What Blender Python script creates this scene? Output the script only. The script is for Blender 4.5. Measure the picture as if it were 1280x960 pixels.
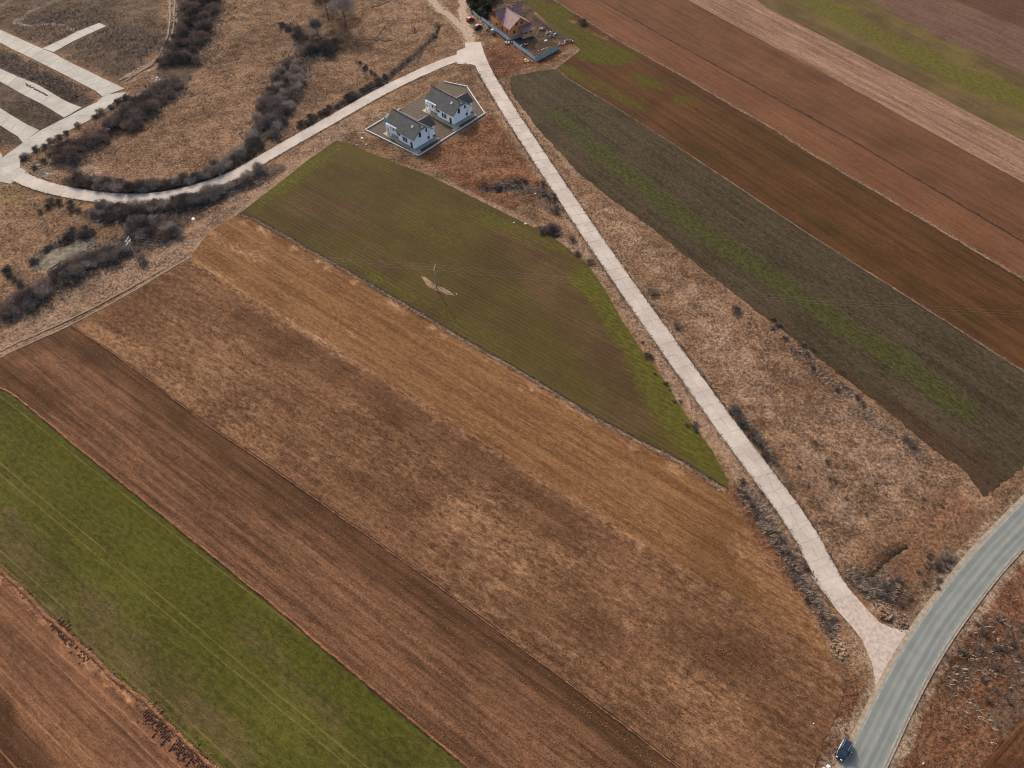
import bpy, bmesh, math, random
import numpy as np
from mathutils import Vector, Matrix
from mathutils.geometry import delaunay_2d_cdt
R=math.radians
sc=bpy.context.scene
for o in list(bpy.data.objects): bpy.data.objects.remove(o)
# ------------------------------------------------------------------ camera, sky, sun
CAM_H=155.0; PITCH=R(52); FPX=888.0
cam=bpy.data.cameras.new('camera'); camo=bpy.data.objects.new('camera',cam); sc.collection.objects.link(camo)
camo.location=(0,0,CAM_H); camo.rotation_euler=(math.pi/2-PITCH,0,0)
cam.sensor_width=36; cam.lens=36*FPX/1280; cam.clip_start=1; cam.clip_end=9000
sc.camera=camo
sc.cycles.filter_width=1.1
SUN_EL=R(31); SUN_AZ=R(115.5)      # direction towards the sun, measured from +x counter-clockwise
w=bpy.data.worlds.new('World'); sc.world=w; w.use_nodes=True
nt=w.node_tree; bgn=nt.nodes['Background']; sky=nt.nodes.new('ShaderNodeTexSky')
sky.sky_type='NISHITA'; sky.sun_disc=False; sky.sun_elevation=SUN_EL; sky.sun_rotation=math.pi/2-SUN_AZ
sky.air_density=1.0; sky.dust_density=5.0; sky.ozone_density=1.0
nt.links.new(sky.outputs[0],bgn.inputs[0]); bgn.inputs[1].default_value=0.15
sl=bpy.data.lights.new('sun','SUN'); sl.energy=2.3; sl.angle=R(1.5); sl.color=(1,.92,.82)
so=bpy.data.objects.new('sun',sl); sc.collection.objects.link(so)
sd=Vector((math.cos(SUN_EL)*math.cos(SUN_AZ),math.cos(SUN_EL)*math.sin(SUN_AZ),math.sin(SUN_EL)))
so.rotation_euler=sd.to_track_quat('Z','Y').to_euler(); so.location=(0,0,200)
sc.view_settings.view_transform='Standard'; sc.view_settings.look='None'
sc.view_settings.exposure=0.80; sc.view_settings.gamma=1.0
rnd=random.Random(7); nr=np.random.RandomState(7)
# ------------------------------------------------------------------ helpers
col=sc.collection
def G(p):
    """where the camera ray of a photo pixel (1280x960) meets the ground"""
    u=(p[0]-640)/FPX; v=(p[1]-480)/FPX
    d=(u, math.cos(PITCH)-v*math.sin(PITCH), -math.sin(PITCH)-v*math.cos(PITCH))
    t=CAM_H/-d[2]; return np.array([d[0]*t,d[1]*t])
def GG(ps): return np.array([G(p) for p in ps])
def Z(ox,oy,s,ps): return [(ox+x/s,oy+y/s) for x,y in ps]
KB=(1.93,2.00,2.18)   # light on level ground at this exposure, per channel: turns a colour as seen into a base colour
def lin(c): return c/12.92 if c<=.04045 else ((c+.055)/1.055)**2.4
def C(r,g,b,k=None):
    k=k or KB
    return tuple(min(.85,lin(x/255)/q) for x,q in zip((r,g,b),k))+(1,)
def tag(o,label=None,cat=None,group=None,kind=None):
    if label: o['label']=label
    if cat: o['category']=cat
    if group: o['group']=group
    if kind: o['kind']=kind
    return o
def mesh(name,V,F,mat=None,smooth=False):
    m=bpy.data.meshes.new(name); m.from_pydata([tuple(map(float,v)) for v in V],[],[tuple(f) for f in F]); 
    if mat: m.materials.append(mat)
    if smooth: m.polygons.foreach_set('use_smooth',[True]*len(m.polygons))
    m.update(); return m
def meshnp(name,V,F,mat=None,smooth=False):
    V=np.asarray(V,dtype=np.float32); F=np.asarray(F,dtype=np.int32); k=F.shape[1]
    m=bpy.data.meshes.new(name); m.vertices.add(len(V)); m.vertices.foreach_set('co',V.ravel())
    m.loops.add(F.size); m.loops.foreach_set('vertex_index',F.ravel())
    m.polygons.add(len(F)); m.polygons.foreach_set('loop_start',np.arange(0,F.size,k,dtype=np.int32))
    try: m.polygons.foreach_set('loop_total',np.full(len(F),k,dtype=np.int32))
    except Exception: pass
    if mat: m.materials.append(mat)
    m.update(calc_edges=True); m.validate()
    if smooth: m.polygons.foreach_set('use_smooth',[True]*len(m.polygons))
    return m
def link(name,me,parent=None,loc=(0,0,0),rz=0):
    o=bpy.data.objects.new(name,me); col.objects.link(o); o.location=loc; o.rotation_euler=(0,0,rz)
    if parent: o.parent=parent
    return o
def empty(name,loc,rz=0): return link(name,None,None,loc,rz)
class MB:
    def __init__(s): s.V=[]; s.F=[]
    def add(s,V,F):
        n=len(s.V); s.V+= [tuple(v) for v in V]; s.F+=[tuple(i+n for i in f) for f in F]; return s
    def box(s,x0,y0,z0,x1,y1,z1):
        V=[(x0,y0,z0),(x1,y0,z0),(x1,y1,z0),(x0,y1,z0),(x0,y0,z1),(x1,y0,z1),(x1,y1,z1),(x0,y1,z1)]
        return s.add(V,[(0,3,2,1),(4,5,6,7),(0,1,5,4),(1,2,6,5),(2,3,7,6),(3,0,4,7)])
    def slab(s,pts,t):
        """thick plate below a planar polygon (list of 3-D points, counter-clockwise from above)"""
        n=len(pts); V=list(pts)+[(p[0],p[1],p[2]-t) for p in pts]
        F=[tuple(range(n)),tuple(range(2*n-1,n-1,-1))]+[(i,i+n,(i+1)%n+n,(i+1)%n) for i in range(n)]
        return s.add(V,F)
    def prism(s,pts2,z0,z1):
        n=len(pts2); V=[(p[0],p[1],z0) for p in pts2]+[(p[0],p[1],z1) for p in pts2]
        return s.add(V,[tuple(range(n-1,-1,-1)),tuple(range(n,2*n))]+[(i,(i+1)%n,(i+1)%n+n,i+n) for i in range(n)])
    def tube(s,pts,rad,k=6):
        P=[Vector(p) for p in pts]; n=len(P); rad=rad if hasattr(rad,'__len__') else [rad]*n
        V=[]
        for i,p in enumerate(P):
            d=(P[min(i+1,n-1)]-P[max(i-1,0)]).normalized()
            a=d.orthogonal().normalized() if i==0 else (a-d*a.dot(d)).normalized()
            b=d.cross(a)
            for j in range(k):
                t=2*math.pi*j/k; V.append(tuple(p+(a*math.cos(t)+b*math.sin(t))*rad[i]))
        F=[(i*k+j,i*k+(j+1)%k,(i+1)*k+(j+1)%k,(i+1)*k+j) for i in range(n-1) for j in range(k)]
        F+=[tuple(range(k-1,-1,-1)),tuple(range((n-1)*k,n*k))]
        return s.add(V,F)
    def lump(s,c,r,rs=rnd,sq=.7):
        """irregular stone / clod"""
        k=6; V=[(c[0],c[1],c[2]+r*sq*rs.uniform(.8,1.1))]
        for l,(zr,rr) in enumerate(((.55,.75),(0,1.0))):
            for j in range(k):
                t=2*math.pi*(j+.5*l)/k; q=r*rr*rs.uniform(.7,1.25)
                V.append((c[0]+math.cos(t)*q,c[1]+math.sin(t)*q,c[2]+r*sq*zr*rs.uniform(.7,1.2)-(.1*r if l else 0)))
        F=[(0,1+j,1+(j+1)%k) for j in range(k)]
        F+=[(1+j,1+k+j,1+k+(j+1)%k,1+(j+1)%k) for j in range(k)]
        return s.add(V,F)
    def build(s,name,mat,parent=None,smooth=False,loc=(0,0,0),rz=0):
        return link(name,mesh(name,s.V,s.F,mat,smooth),parent,loc,rz)
def copytree(o,parent=None):
    c=o.copy(); col.objects.link(c); c.parent=parent
    for ch in [x for x in col.objects if x.parent==o]: copytree(ch,c)
    return c
# value noise
_T=nr.rand(256,256)
def vn(x,y):
    xi=np.floor(x).astype(int); yi=np.floor(y).astype(int); fx=x-xi; fy=y-yi
    fx=fx*fx*(3-2*fx); fy=fy*fy*(3-2*fy)
    a=_T[xi%256,yi%256]; b=_T[(xi+1)%256,yi%256]; c=_T[xi%256,(yi+1)%256]; d=_T[(xi+1)%256,(yi+1)%256]
    return (a*(1-fx)+b*fx)*(1-fy)+(c*(1-fx)+d*fx)*fy
def fbm(x,y,o=4,g=.5):
    s=0;a=1;t=0
    for i in range(o): s=s+a*vn(x*2**i+17.3*i,y*2**i+5.1*i); t+=a; a*=g
    return s/t
def segdist(X,Y,a,b):
    ab=b-a; L=ab@ab+1e-9; t=np.clip(((X-a[0])*ab[0]+(Y-a[1])*ab[1])/L,0,1)
    return np.hypot(X-a[0]-t*ab[0],Y-a[1]-t*ab[1])
def linedist(X,Y,P,closed=False):
    P=np.asarray(P); d=np.full(X.shape,1e9); n=len(P)
    for i in range(n if closed else n-1): d=np.minimum(d,segdist(X,Y,P[i],P[(i+1)%n]))
    return d
def inside(X,Y,P):
    r=np.zeros(X.shape,bool); n=len(P)
    for i in range(n):
        a=P[i];b=P[(i+1)%n]
        if a[1]==b[1]: continue
        c=((a[1]>Y)!=(b[1]>Y))&(X<(b[0]-a[0])*(Y-a[1])/(b[1]-a[1])+a[0]); r^=c
    return r
def ss(a,b,x): t=np.clip((x-a)/(b-a),0,1); return t*t*(3-2*t)
def resample(P,step):
    P=np.asarray(P,float); d=np.r_[0,np.cumsum(np.hypot(*np.diff(P,axis=0).T))]
    n=max(2,int(round(d[-1]/step))+1); t=np.linspace(0,d[-1],n)
    return np.c_[np.interp(t,d,P[:,0]),np.interp(t,d,P[:,1])]
def smoothline(P,it=2):
    P=np.asarray(P,float)
    for _ in range(it):
        Q=[P[0]]
        for a,b in zip(P[:-1],P[1:]): Q+= [a*.75+b*.25,a*.25+b*.75]
        Q.append(P[-1]); P=np.array(Q)
    return P
def normals(P):
    t=np.gradient(P,axis=0); t/=np.hypot(t[:,0],t[:,1])[:,None]+1e-9
    return np.c_[-t[:,1],t[:,0]]
def extend(P,m0,m1):
    P=np.asarray(P); 
    if m0:
        j=min(2,len(P)-1); d=P[0]-P[j]; P=np.vstack([P[0]+d/np.linalg.norm(d)*m0,P])
    if m1:
        j=max(-3,-len(P)); d=P[-1]-P[j]; P=np.vstack([P,P[-1]+d/np.linalg.norm(d)*m1])
    return P
# ------------------------------------------------------------------ material builder
class N:
    def __init__(s,name,rough=.95,spec=.06):
        s.m=bpy.data.materials.new(name); s.m.use_nodes=True; s.t=s.m.node_tree; s.b=s.t.nodes['Principled BSDF']
        s.b.inputs['Roughness'].default_value=rough; s.b.inputs['Specular IOR Level'].default_value=spec
        s.tc=s.t.nodes.new('ShaderNodeTexCoord')
    def l(s,a,b): s.t.links.new(a,b)
    def setv(s,inp,v):
        if hasattr(v,'links') or hasattr(v,'is_linked'): s.l(v,inp)
        elif hasattr(v,'__len__') and inp.type=='VECTOR': inp.default_value=v[:3]
        else: inp.default_value=v
    def vec(s,scale=(1,1,1),ang=0,src=None):
        n=s.t.nodes.new('ShaderNodeMapping'); n.vector_type='POINT'
        if ang:
            r=s.t.nodes.new('ShaderNodeMapping'); r.inputs['Rotation'].default_value=(0,0,-ang); s.l(src or s.tc.outputs['Object'],r.inputs[0]); src=r.outputs[0]
        s.l(src or s.tc.outputs['Object'],n.inputs[0]); n.inputs['Scale'].default_value=scale; return n.outputs[0]
    def noise(s,v,scale=1,detail=3,rough=.55,dist=0):
        n=s.t.nodes.new('ShaderNodeTexNoise'); n.inputs['Scale'].default_value=scale; n.inputs['Detail'].default_value=detail
        n.inputs['Roughness'].default_value=rough; n.inputs['Distortion'].default_value=dist; s.l(v,n.inputs['Vector']); return n.outputs['Fac']
    def vor(s,v,scale=1,feat='F1'):
        n=s.t.nodes.new('ShaderNodeTexVoronoi'); n.feature=feat; n.inputs['Scale'].default_value=scale; s.l(v,n.inputs['Vector']); return n.outputs['Distance']
    def mth(s,op,a,b=0,c=None,clamp=False):
        n=s.t.nodes.new('ShaderNodeMath'); n.operation=op; n.use_clamp=clamp; s.setv(n.inputs[0],a); s.setv(n.inputs[1],b)
        if c is not None: s.setv(n.inputs[2],c)
        return n.outputs[0]
    def rng(s,x,a,b,c=0,d=1,sm=True):
        n=s.t.nodes.new('ShaderNodeMapRange'); n.interpolation_type='SMOOTHSTEP' if sm else 'LINEAR'; s.setv(n.inputs[0],x)
        for i,q in enumerate((a,b,c,d)): n.inputs[1+i].default_value=q
        return n.outputs[0]
    def mix(s,f,a,b,mode='MIX'):
        n=s.t.nodes.new('ShaderNodeMix'); n.data_type='RGBA'; n.blend_type=mode
        s.setv(n.inputs[0],f); s.setv(n.inputs[6],a); s.setv(n.inputs[7],b); return n.outputs[2]
    def gain(s,colr,f):   # multiply colour by scalar f
        n=s.t.nodes.new('ShaderNodeVectorMath'); n.operation='SCALE'; s.setv(n.inputs[0],colr); s.setv(n.inputs[3],f); return n.outputs[0]
    def attr(s,name):
        n=s.t.nodes.new('ShaderNodeAttribute'); n.attribute_name=name; q=s.t.nodes.new('ShaderNodeSeparateColor'); s.l(n.outputs['Color'],q.inputs[0]); return q.outputs
    def orand(s):
        n=s.t.nodes.new('ShaderNodeObjectInfo'); return n.outputs['Random']
    def out(s,c,bump=None,dist=.1,strength=1):
        s.setv(s.b.inputs['Base Color'],c)
        if bump is not None:
            n=s.t.nodes.new('ShaderNodeBump'); n.inputs['Distance'].default_value=dist; n.inputs['Strength'].default_value=strength
            s.setv(n.inputs['Height'],bump); s.l(n.outputs[0],s.b.inputs['Normal'])
        return s.m
def plain(name,c,rough=.8,var=.15,scale=2,metal=0,spec=.3,bump=0):
    n=N(name,rough,spec); x=n.noise(n.vec(),scale,4); n.b.inputs['Metallic'].default_value=metal
    return n.out(n.gain(c,n.rng(x,.25,.75,1-var,1+var)),x if bump else None,bump)
def mk_ground():
    n=N('rough_dry_grass'); v=n.vec()
    big=n.noise(v,.03,3); mid=n.noise(v,.22,4,.65); fine=n.noise(v,1.1,4,.75); vf=n.noise(v,3.4,2,.7)
    f=n.mth('ADD',n.mth('MULTIPLY',big,.3),n.mth('ADD',n.mth('MULTIPLY',mid,.35),n.mth('MULTIPLY',fine,.35)))
    f=n.rng(f,.40,.60)
    base=n.mix(f,C(112,86,67),C(164,131,106))
    p=n.attr('paint'); q=n.attr('paint2')
    jit=n.rng(n.mth('ADD',n.mth('MULTIPLY',mid,.6),n.mth('MULTIPLY',fine,.4)),.3,.7,-.3,.3,False)
    def m(ch): return n.rng(n.mth('ADD',ch,n.mth('MULTIPLY',jit,n.rng(ch,0,.25))),.2,.8)
    c=n.mix(m(p[0]),base,n.mix(f,C(136,108,90),C(178,148,126)))            # pale straw
    c=n.mix(m(q[1]),c,n.mix(f,C(92,60,43),C(150,108,82)))                  # reddish brown herbage
    c=n.mix(m(p[1]),c,n.mix(f,C(66,55,48),C(116,97,84)))                  # dark matted growth
    c=n.mix(m(p[2]),c,n.mix(f,C(132,110,94),C(178,156,136)))             # bare gravelly soil
    c=n.mix(m(q[0]),c,n.mix(f,C(70,66,36),C(112,108,52)))                 # green
    c=n.mix(m(q[2]),c,n.mix(f,C(96,90,84),C(134,126,118)))                # grey
    sp=n.mth('MULTIPLY',n.rng(n.noise(v,.75,3,.7),.56,.70),n.mth('SUBTRACT',.6,n.mth('MULTIPLY',p[2],.8)))
    sp=n.mth('MULTIPLY',sp,n.rng(n.noise(v,.11,2),.38,.62,.15,1))
    c=n.mix(sp,c,n.gain(c,.5))
    c=n.gain(c,n.rng(n.mth('ADD',n.mth('MULTIPLY',fine,.45),n.mth('MULTIPLY',vf,.55)),.40,.60,.56,1.46,False))
    h=n.mth('ADD',n.mth('MULTIPLY',fine,.6),n.mth('MULTIPLY',vf,.25))
    h=n.mth('ADD',h,mid)
    return n.out(c,h,.55,.8)
def mk_field(name,ang,c1,c2,pale,green,dark,big=.3,streak=.4,fine=.3,iso=.25,line_p=0,line_a=.1,tram=0,speck=0,bump=.2,blot=None,gscale=.12,grain=.22):
    """ang: direction of the rows in the world; c1..c2 main range; paint R pale, G green, B dark"""
    n=N(name); v=n.vec(); 
    b=n.noise(v,.05,4,.6); st=n.noise(n.vec((.02,.45,1),ang),1,4,.6); ft=n.noise(n.vec((.07,1.5,1),ang),1,4,.75); i1=n.noise(n.vec((.55,1.1,1),ang),1,4,.7); vf=n.noise(v,2.0,3,.75)
    tot=big+streak+fine+iso
    f=n.mth('MULTIPLY',b,big/tot); f=n.mth('MULTIPLY_ADD',st,streak/tot,f); f=n.mth('MULTIPLY_ADD',ft,fine/tot,f); f=n.mth('MULTIPLY_ADD',i1,iso/tot,f)
    f=n.rng(f,.38,.62); c=n.mix(f,c1,c2)
    if blot:   # pale tufty patches
        bn=n.noise(n.vec((.22,.42,1),ang),1,5,.8); b2=n.noise(n.vec((.03,.06,1),ang),1,2)
        bf=n.rng(n.mth('ADD',n.mth('MULTIPLY',bn,.65),n.mth('MULTIPLY',b2,.35)),blot[0],blot[0]+.10); c=n.mix(n.mth('MULTIPLY',bf,blot[2]),c,blot[1])
    p=n.attr('paint'); gn=n.noise(n.vec((gscale*.4,gscale,1),ang),1,4,.65)
    jit=n.rng(n.mth('ADD',n.mth('MULTIPLY',gn,.6),n.mth('MULTIPLY',i1,.4)),.3,.7,-.4,.4,False)
    def m(ch,a=.1,bb=.9): return n.rng(n.mth('ADD',ch,n.mth('MULTIPLY',jit,n.rng(ch,0,.3))),a,bb)
    c=n.mix(m(p[2]),c,n.gain(dark,n.rng(f,0,1,.8,1.2)))
    c=n.mix(m(p[1]),c,n.gain(green,n.rng(i1,.3,.7,.75,1.25)))
    c=n.mix(m(p[0]),c,n.gain(pale,n.rng(i1,.3,.7,.75,1.25)))
    h=n.mth('MULTIPLY_ADD',vf,.5,n.mth('MULTIPLY',ft,.9))
    if line_p:
        s=n.t.nodes.new('ShaderNodeSeparateXYZ'); n.l(n.vec((1,1,1),ang),s.inputs[0])
        wob=n.noise(n.vec((.02,.05,1),ang),1,2)
        t=n.mth('ADD',s.outputs[1],n.mth('MULTIPLY',wob,1.2))
        t=n.mth('SINE',n.mth('MULTIPLY',t,2*math.pi/line_p))
        brk=n.rng(n.noise(n.vec((.05,.3,1),ang),1,3),.35,.6,.25,1)
        c=n.gain(c,n.mth('MULTIPLY_ADD',n.mth('MULTIPLY',t,brk),line_a,1)); h=n.mth('MULTIPLY_ADD',t,.15,h)
    if tram:
        s=n.t.nodes.new('ShaderNodeSeparateXYZ'); n.l(n.vec((1,1,1),ang),s.inputs[0])
        wob=n.noise(n.vec((.008,.02,1),ang),1,2); t=n.mth('ADD',s.outputs[1],n.mth('MULTIPLY',wob,2.5))
        for off in (0,1.9):
            u=n.mth('ABSOLUTE',n.mth('SUBTRACT',n.mth('FRACT',n.mth('DIVIDE',n.mth('ADD',t,off),tram)),.5))
            k=n.mth('MULTIPLY',n.rng(u,.0,.30/tram,1,0),n.rng(n.noise(n.vec((.05,.05,1),ang),1,3),.3,.6,.08,.5)); c=n.mix(k,c,pale)
            h=n.mth('MULTIPLY_ADD',k,-.5,h)
    if speck:
        vs=n.vor(n.vec((1,1,1)),.45); c=n.mix(n.mth('MULTIPLY',n.rng(vs,.10,.2,1,0),speck),c,pale)
    gr=n.noise(v,3.4,2,.7); c=n.gain(c,n.rng(n.mth('MULTIPLY_ADD',gr,.45,n.mth('ADD',n.mth('MULTIPLY',vf,.3),n.mth('MULTIPLY',i1,.25))),.39,.61,1-grain*1.35,1+grain*1.35,False))
    return n.out(c,h,bump,.8)
# ------------------------------------------------------------------ outlines traced on the ground
asL=Z(960,720,4,[(360,960),(535,590),(720,270),(920,0)])[:-1]+Z(960,480,4,[(920,960),(1100,760),(1280,550)])
asR=Z(960,720,4,[(590,960),(780,540),(940,270),(1150,0)])[:-1]+Z(960,480,4,[(1150,960),(1200,895),(1280,812)])
aL=smoothline(extend(GG(asL),60,0),2); aR=smoothline(extend(GG(asR),60,0),2)
def curve_on(P,m,k):           # continue a bend beyond the frame
    P=list(P); d=P[-1]-P[-3]; a=math.atan2(d[1],d[0])
    for i in range(int(m/10)): a+=k; P.append(P[-1]+10*np.array([math.cos(a),math.sin(a)]))
    return np.array(P)
aL=resample(curve_on(aL,300,-.03),4); aR=resample(curve_on(aR,300,-.03),4)
AC=resample((resample(aL,(1))[:2000:1][:min(len(resample(aL,1)),len(resample(aR,1)))]+resample(aR,1)[:min(len(resample(aL,1)),len(resample(aR,1)))])/2,3)
AC=smoothline(AC,1); AC=resample(AC,2.5); AW=6.6
SC=resample(smoothline(GG([(592,55),(606,90),(620,112.5),(643,150),(700,236),(763,330),(869,480),(935,570),(1003,660),(1033,720),(1052,748)]),1),1); SW=5.9
CC=resample(smoothline(GG([(586,70),(570,73),(545,82),(480,112.5),(420,147),(370,175),(320,204),(300,217),(250,236),(200,247.5),(150,249.5),(100,244),(50,233),(24,221)]),2),1); CW=5.6
def offs(P,d): return P+normals(P)*d
apron=GG(Z(960,720,4,[(215,0),(290,100),(350,180),(430,270),(475,330),(520,440),(535,510),(545,580),(640,400),(720,275),(620,262),(560,235),(495,170),(440,105),(385,60),(362,0)]))
z7=lambda p:Z(0,0,7.11,p)
z8=lambda p:Z(0,100,7.11,p)
est={'B':(z8([(95,925),(20,860),(10,700),(100,640),(205,555),(350,455),(560,350),(740,255),(850,210),(905,150),(940,130)]),z8([(262,830),(135,750),(250,670),(350,610),(480,540),(600,460),(780,370),(900,290),(990,215),(1130,110)])),
 'C':(z7([(1110,790),(900,690),(760,620),(600,545),(470,470),(370,432),(200,355),(100,310),(0,265)]),z7([(910,860),(850,810),(750,760),(600,680),(420,590),(240,500),(110,440),(0,380)])),
 'D':(z7([(730,958),(590,905),(450,820),(330,750),(130,670),(0,610)]),z7([(570,1050),(400,941),(200,841),(0,725)])),
 'E':(z8([(352,448),(300,430),(150,345),(0,250)]),z8([(205,560),(170,510),(100,470),(0,405)])),
 'S':(z7([(375,432),(560,350),(690,280),(885,205)]),z7([(478,466),(640,375),(800,300),(945,235)])),
 'P':(Z(0,0,4,[(-60,770),(-60,900),(54,920)]),Z(0,0,4,[(5,765),(20,802),(78,802)]))}
EP={k:(GG(a),GG(b)) for k,(a,b) in est.items()}
for k in 'CDE':
    EP[k]=(extend(EP[k][0],0,80),extend(EP[k][1],0,80))
EPOLY={k:np.vstack([a,b[::-1]]) for k,(a,b) in EP.items()}
del EP['P']; 
def L(*p): return GG(p)
e12=L((-20,694),(0,712),(28,738),(60,772),(100,806),(140,846),(190,885),(230,925),(268,960),(300,992))   # F1/F2
e23=L((0,485),(12,490),(70,537),(112,572),(175,622),(212,652),(287,712),(360,772),(430,832),(505,893),(580,955),(620,990))
e34=L((90,408),(140,441),(192,480),(250,525),(320,572),(390,621),(452,665),(527,718),(610,780),(700,847),(775,903),(850,962),(900,1000))
e45=L((238,323),(320,378),(400,425),(470,468),(560,524),(640,578),(760,652),(880,722),(990,790),(1043,828))
e56=L((298,268),(320,275),(407,325),(495,375),(570,420),(640,460),(677,482),(740,522),(800,553),(855,581),(907,614))
e6t=L((300,266),(345,232),(385,200),(420,176),(440,180),(460,190),(500,206),(535,219),(570,236),(640,271),(675,288),(702,304),(735,331),(757,364),(777,400),(800,435),(830,476),(860,523),(890,563),(908,598),(911,612))
e7l=L((637,97),(640,117),(667,155),(722,215),(752,240),(815,285),(860,322),(915,365),(960,400),(1010,437),(1067,481),(1115,517),(1160,557),(1205,587),(1229,620))
e78=L((695,86),(712,100),(790,147),(852,187),(927,237),(1020,299),(1140,375),(1280,465))
e89=L((692,0),(735,27),(775,52),(847,92),(915,132),(960,157),(1010,190),(1095,240),(1180,290),(1280,350))
e9a=L((750,0),(850,57),(960,117),(1060,172),(1175,240),(1280,302))
eab=L((860,0),(960,55),(1085,122),(1185,177),(1280,229))
ebc=L((945,0),(960,10),(1095,80),(1172,120),(1280,177))
ecd=L((1085,0),(1160,40),(1280,93))
ede=L((1190,0),(1280,36))
far=250
def band(A,B,a0=0,a1=0,b0=None,b1=None):
    b0=a0 if b0 is None else b0; b1=a1 if b1 is None else b1
    return np.vstack([extend(A,a0,a1),extend(B,b0,b1)[::-1]])
FP={}
FP['F1']=np.vstack([extend(e12,60,25),GG([(60,1130),(-200,1130),(-420,900)])])
FP['F2']=band(e12,extend(e23,0,0),60,25,30,20)
FP['F3']=np.vstack([extend(e23,30,20),extend(e34,0,15)[::-1],L((88,409),(40,430),(0,446))])
FP['F4']=np.vstack([extend(e34,0,15),L((1000,1000),(1020,955),(1040,905),(1055,870),(1052,848)),e45[::-1],L((236,326),(165,364),(100,402))])
FP['F5']=np.vstack([e45,L((1030,800),(1000,752),(965,705),(935,660),(909,618)),e56[::-1],L((292,272),(262,290),(240,318))])
FP['F6']=np.vstack([e56[:-1],e6t[1:][::-1]])
FP['F7']=np.vstack([e7l,L((1240,612),(1280,580)),extend(e78,0,80)[::-1],L((665,90))]) 
FP['F7']=np.vstack([extend(np.vstack([e7l[-1:],L((1240,612),(1280,582))]),0,60)[::-1],e7l[:-1][::-1],L((665,90)),extend(e78,0,110)])
FP['F8']=np.vstack([extend(e78,0,110)[::-1],L((726,62),(700,44),(655,0)),extend(extend(e89,far,110),0,0)[0:1]+np.array([-13,0]),extend(e89,far,110)])
FP['F9']=band(e89,e9a,far,110); FP['F10']=band(e9a,eab,far,110); FP['F11']=band(eab,ebc,far,110)
FP['F12']=band(ebc,ecd,far,110); FP['F13']=band(ecd,ede,far,110)
FP['F14']=np.vstack([extend(ede,far,110),extend(ede,far,110)[::-1]+np.array([95,60])])
FP['F15']=np.vstack([L((1212,985),(1225,960),(1280,895)),L((1340,830),(1420,900),(1330,1010))])
house_yard=L((456.9,163),(523,195.3),(606,142.6),(583.5,108.8),(556,103),(500,137))
# ------------------------------------------------------------------ ground heightfield
def axis(a,b,step,out):
    c=np.arange(a,b+.01,step); l=[a];r=[b];s=step
    while r[-1]-b<out: s*=1.5; r.append(r[-1]+s); l.append(l[-1]-s)
    return np.r_[np.array(l[1:])[::-1],c,np.array(r[1:])]
gx=axis(-275,275,1.15,4000); gy=axis(5,400,1.15,4000)
GX,GY=np.meshgrid(gx,gy); X=GX.ravel(); Y=GY.ravel()
DR1=np.repeat(GG([(590,57),(584,40),(580,20),(579,0),(580,-40)]),4,0); DR2=np.repeat(GG([(587,50),(578,34),(562,20),(546,8),(528,-12)]),4,0)
def flatmask(X,Y):
    """0 where roads, yards and fields lie, 1 in rough ground"""
    d=np.full(X.shape,1e9)
    for P,wd in ((SC,SW/2),(CC,CW/2),(AC,AW/2+1),(DR1,2.6),(DR2,2.3)): d=np.minimum(d,np.maximum(0,linedist(X,Y,P[::4],False)-wd))
    polys=list(FP.values())+list(EPOLY.values())+[apron,house_yard]
    for P in polys:
        ins=inside(X,Y,P); dd=linedist(X,Y,P,True); d=np.where(ins,0,np.minimum(d,dd))
    return ss(.8,4.5,d)
wild=L((0,385),(60,345),(110,315),(160,295),(230,280),(300,235))
ditches=[(L((380,170),(440,130),(480,103),(520,68),(548,42),(546,30),(530,8)),1.3,.7),
 (L((1083,724),(1092,716),(1104,700),(1116,692)),.7,.8),(L((1117,690),(1124,687),(1132,680)),.7,.8),
 (L((604,234),(622,238),(640,235),(655,228),(675,232)),1.6,.7),(L((700,262),(722,290),(760,345),(790,390)),1.0,.25)]
mounds=[(L((547,355),(553,360)),4.0,.5),(L((1046,806),(1051,816)),2.4,.9),(L((1098,762),(1110,766)),2.6,.8),(L((1122,781),(1134,782)),2.0,.6),(L((605,222),(640,222)),5,.6),(L((672,300),(690,293)),4,.6),
 (L((468,150),(490,150)),5,.4),(L((115,336),(60,370)),9,.9),(L((440,20),(520,25)),30,1.2)]
def height(X,Y):
    fm=flatmask(X,Y)
    h=.9*(fbm(X*.06,Y*.06,3)-.45)+.55*(fbm(X*.35+9,Y*.35,3)-.45)
    for P,r,dp in ditches: h=h-dp*1.2*ss(r*1.5,0,linedist(X,Y,P))
    for P,r,dp in mounds: h=h+dp*ss(r,0,linedist(X,Y,P))*(.6+.8*fbm(X*.5,Y*.5,2))
    return h*fm
HG=height(X,Y)
HGg=HG.reshape(GX.shape)
def hz(x,y):
    i=np.searchsorted(gx,x)-1; j=np.searchsorted(gy,y)-1
    i=min(max(i,0),len(gx)-2); j=min(max(j,0),len(gy)-2)
    u=(x-gx[i])/(gx[i+1]-gx[i]); v=(y-gy[j])/(gy[j+1]-gy[j])
    return float((HGg[j,i]*(1-u)+HGg[j,i+1]*u)*(1-v)+(HGg[j+1,i]*(1-u)+HGg[j+1,i+1]*u)*v)
def paint(X,Y,strokes,noise=.25):
    out=np.zeros(X.shape)
    nz=fbm(X*.12,Y*.12,3)-.5
    for pts,r,s in strokes:
        P=GG(pts) if not isinstance(pts,np.ndarray) else pts
        if len(P)==1: P=np.vstack([P,P+.01])
        lo=P.min(0)-3*r-4; hi=P.max(0)+3*r+4
        k=(X>lo[0])&(X<hi[0])&(Y>lo[1])&(Y<hi[1])
        if not k.any(): continue
        d=linedist(X[k],Y[k],P); out[k]=np.maximum(out[k],s*ss(1.25,.55,d/r+nz[k]*noise*3))
    return out
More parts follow.
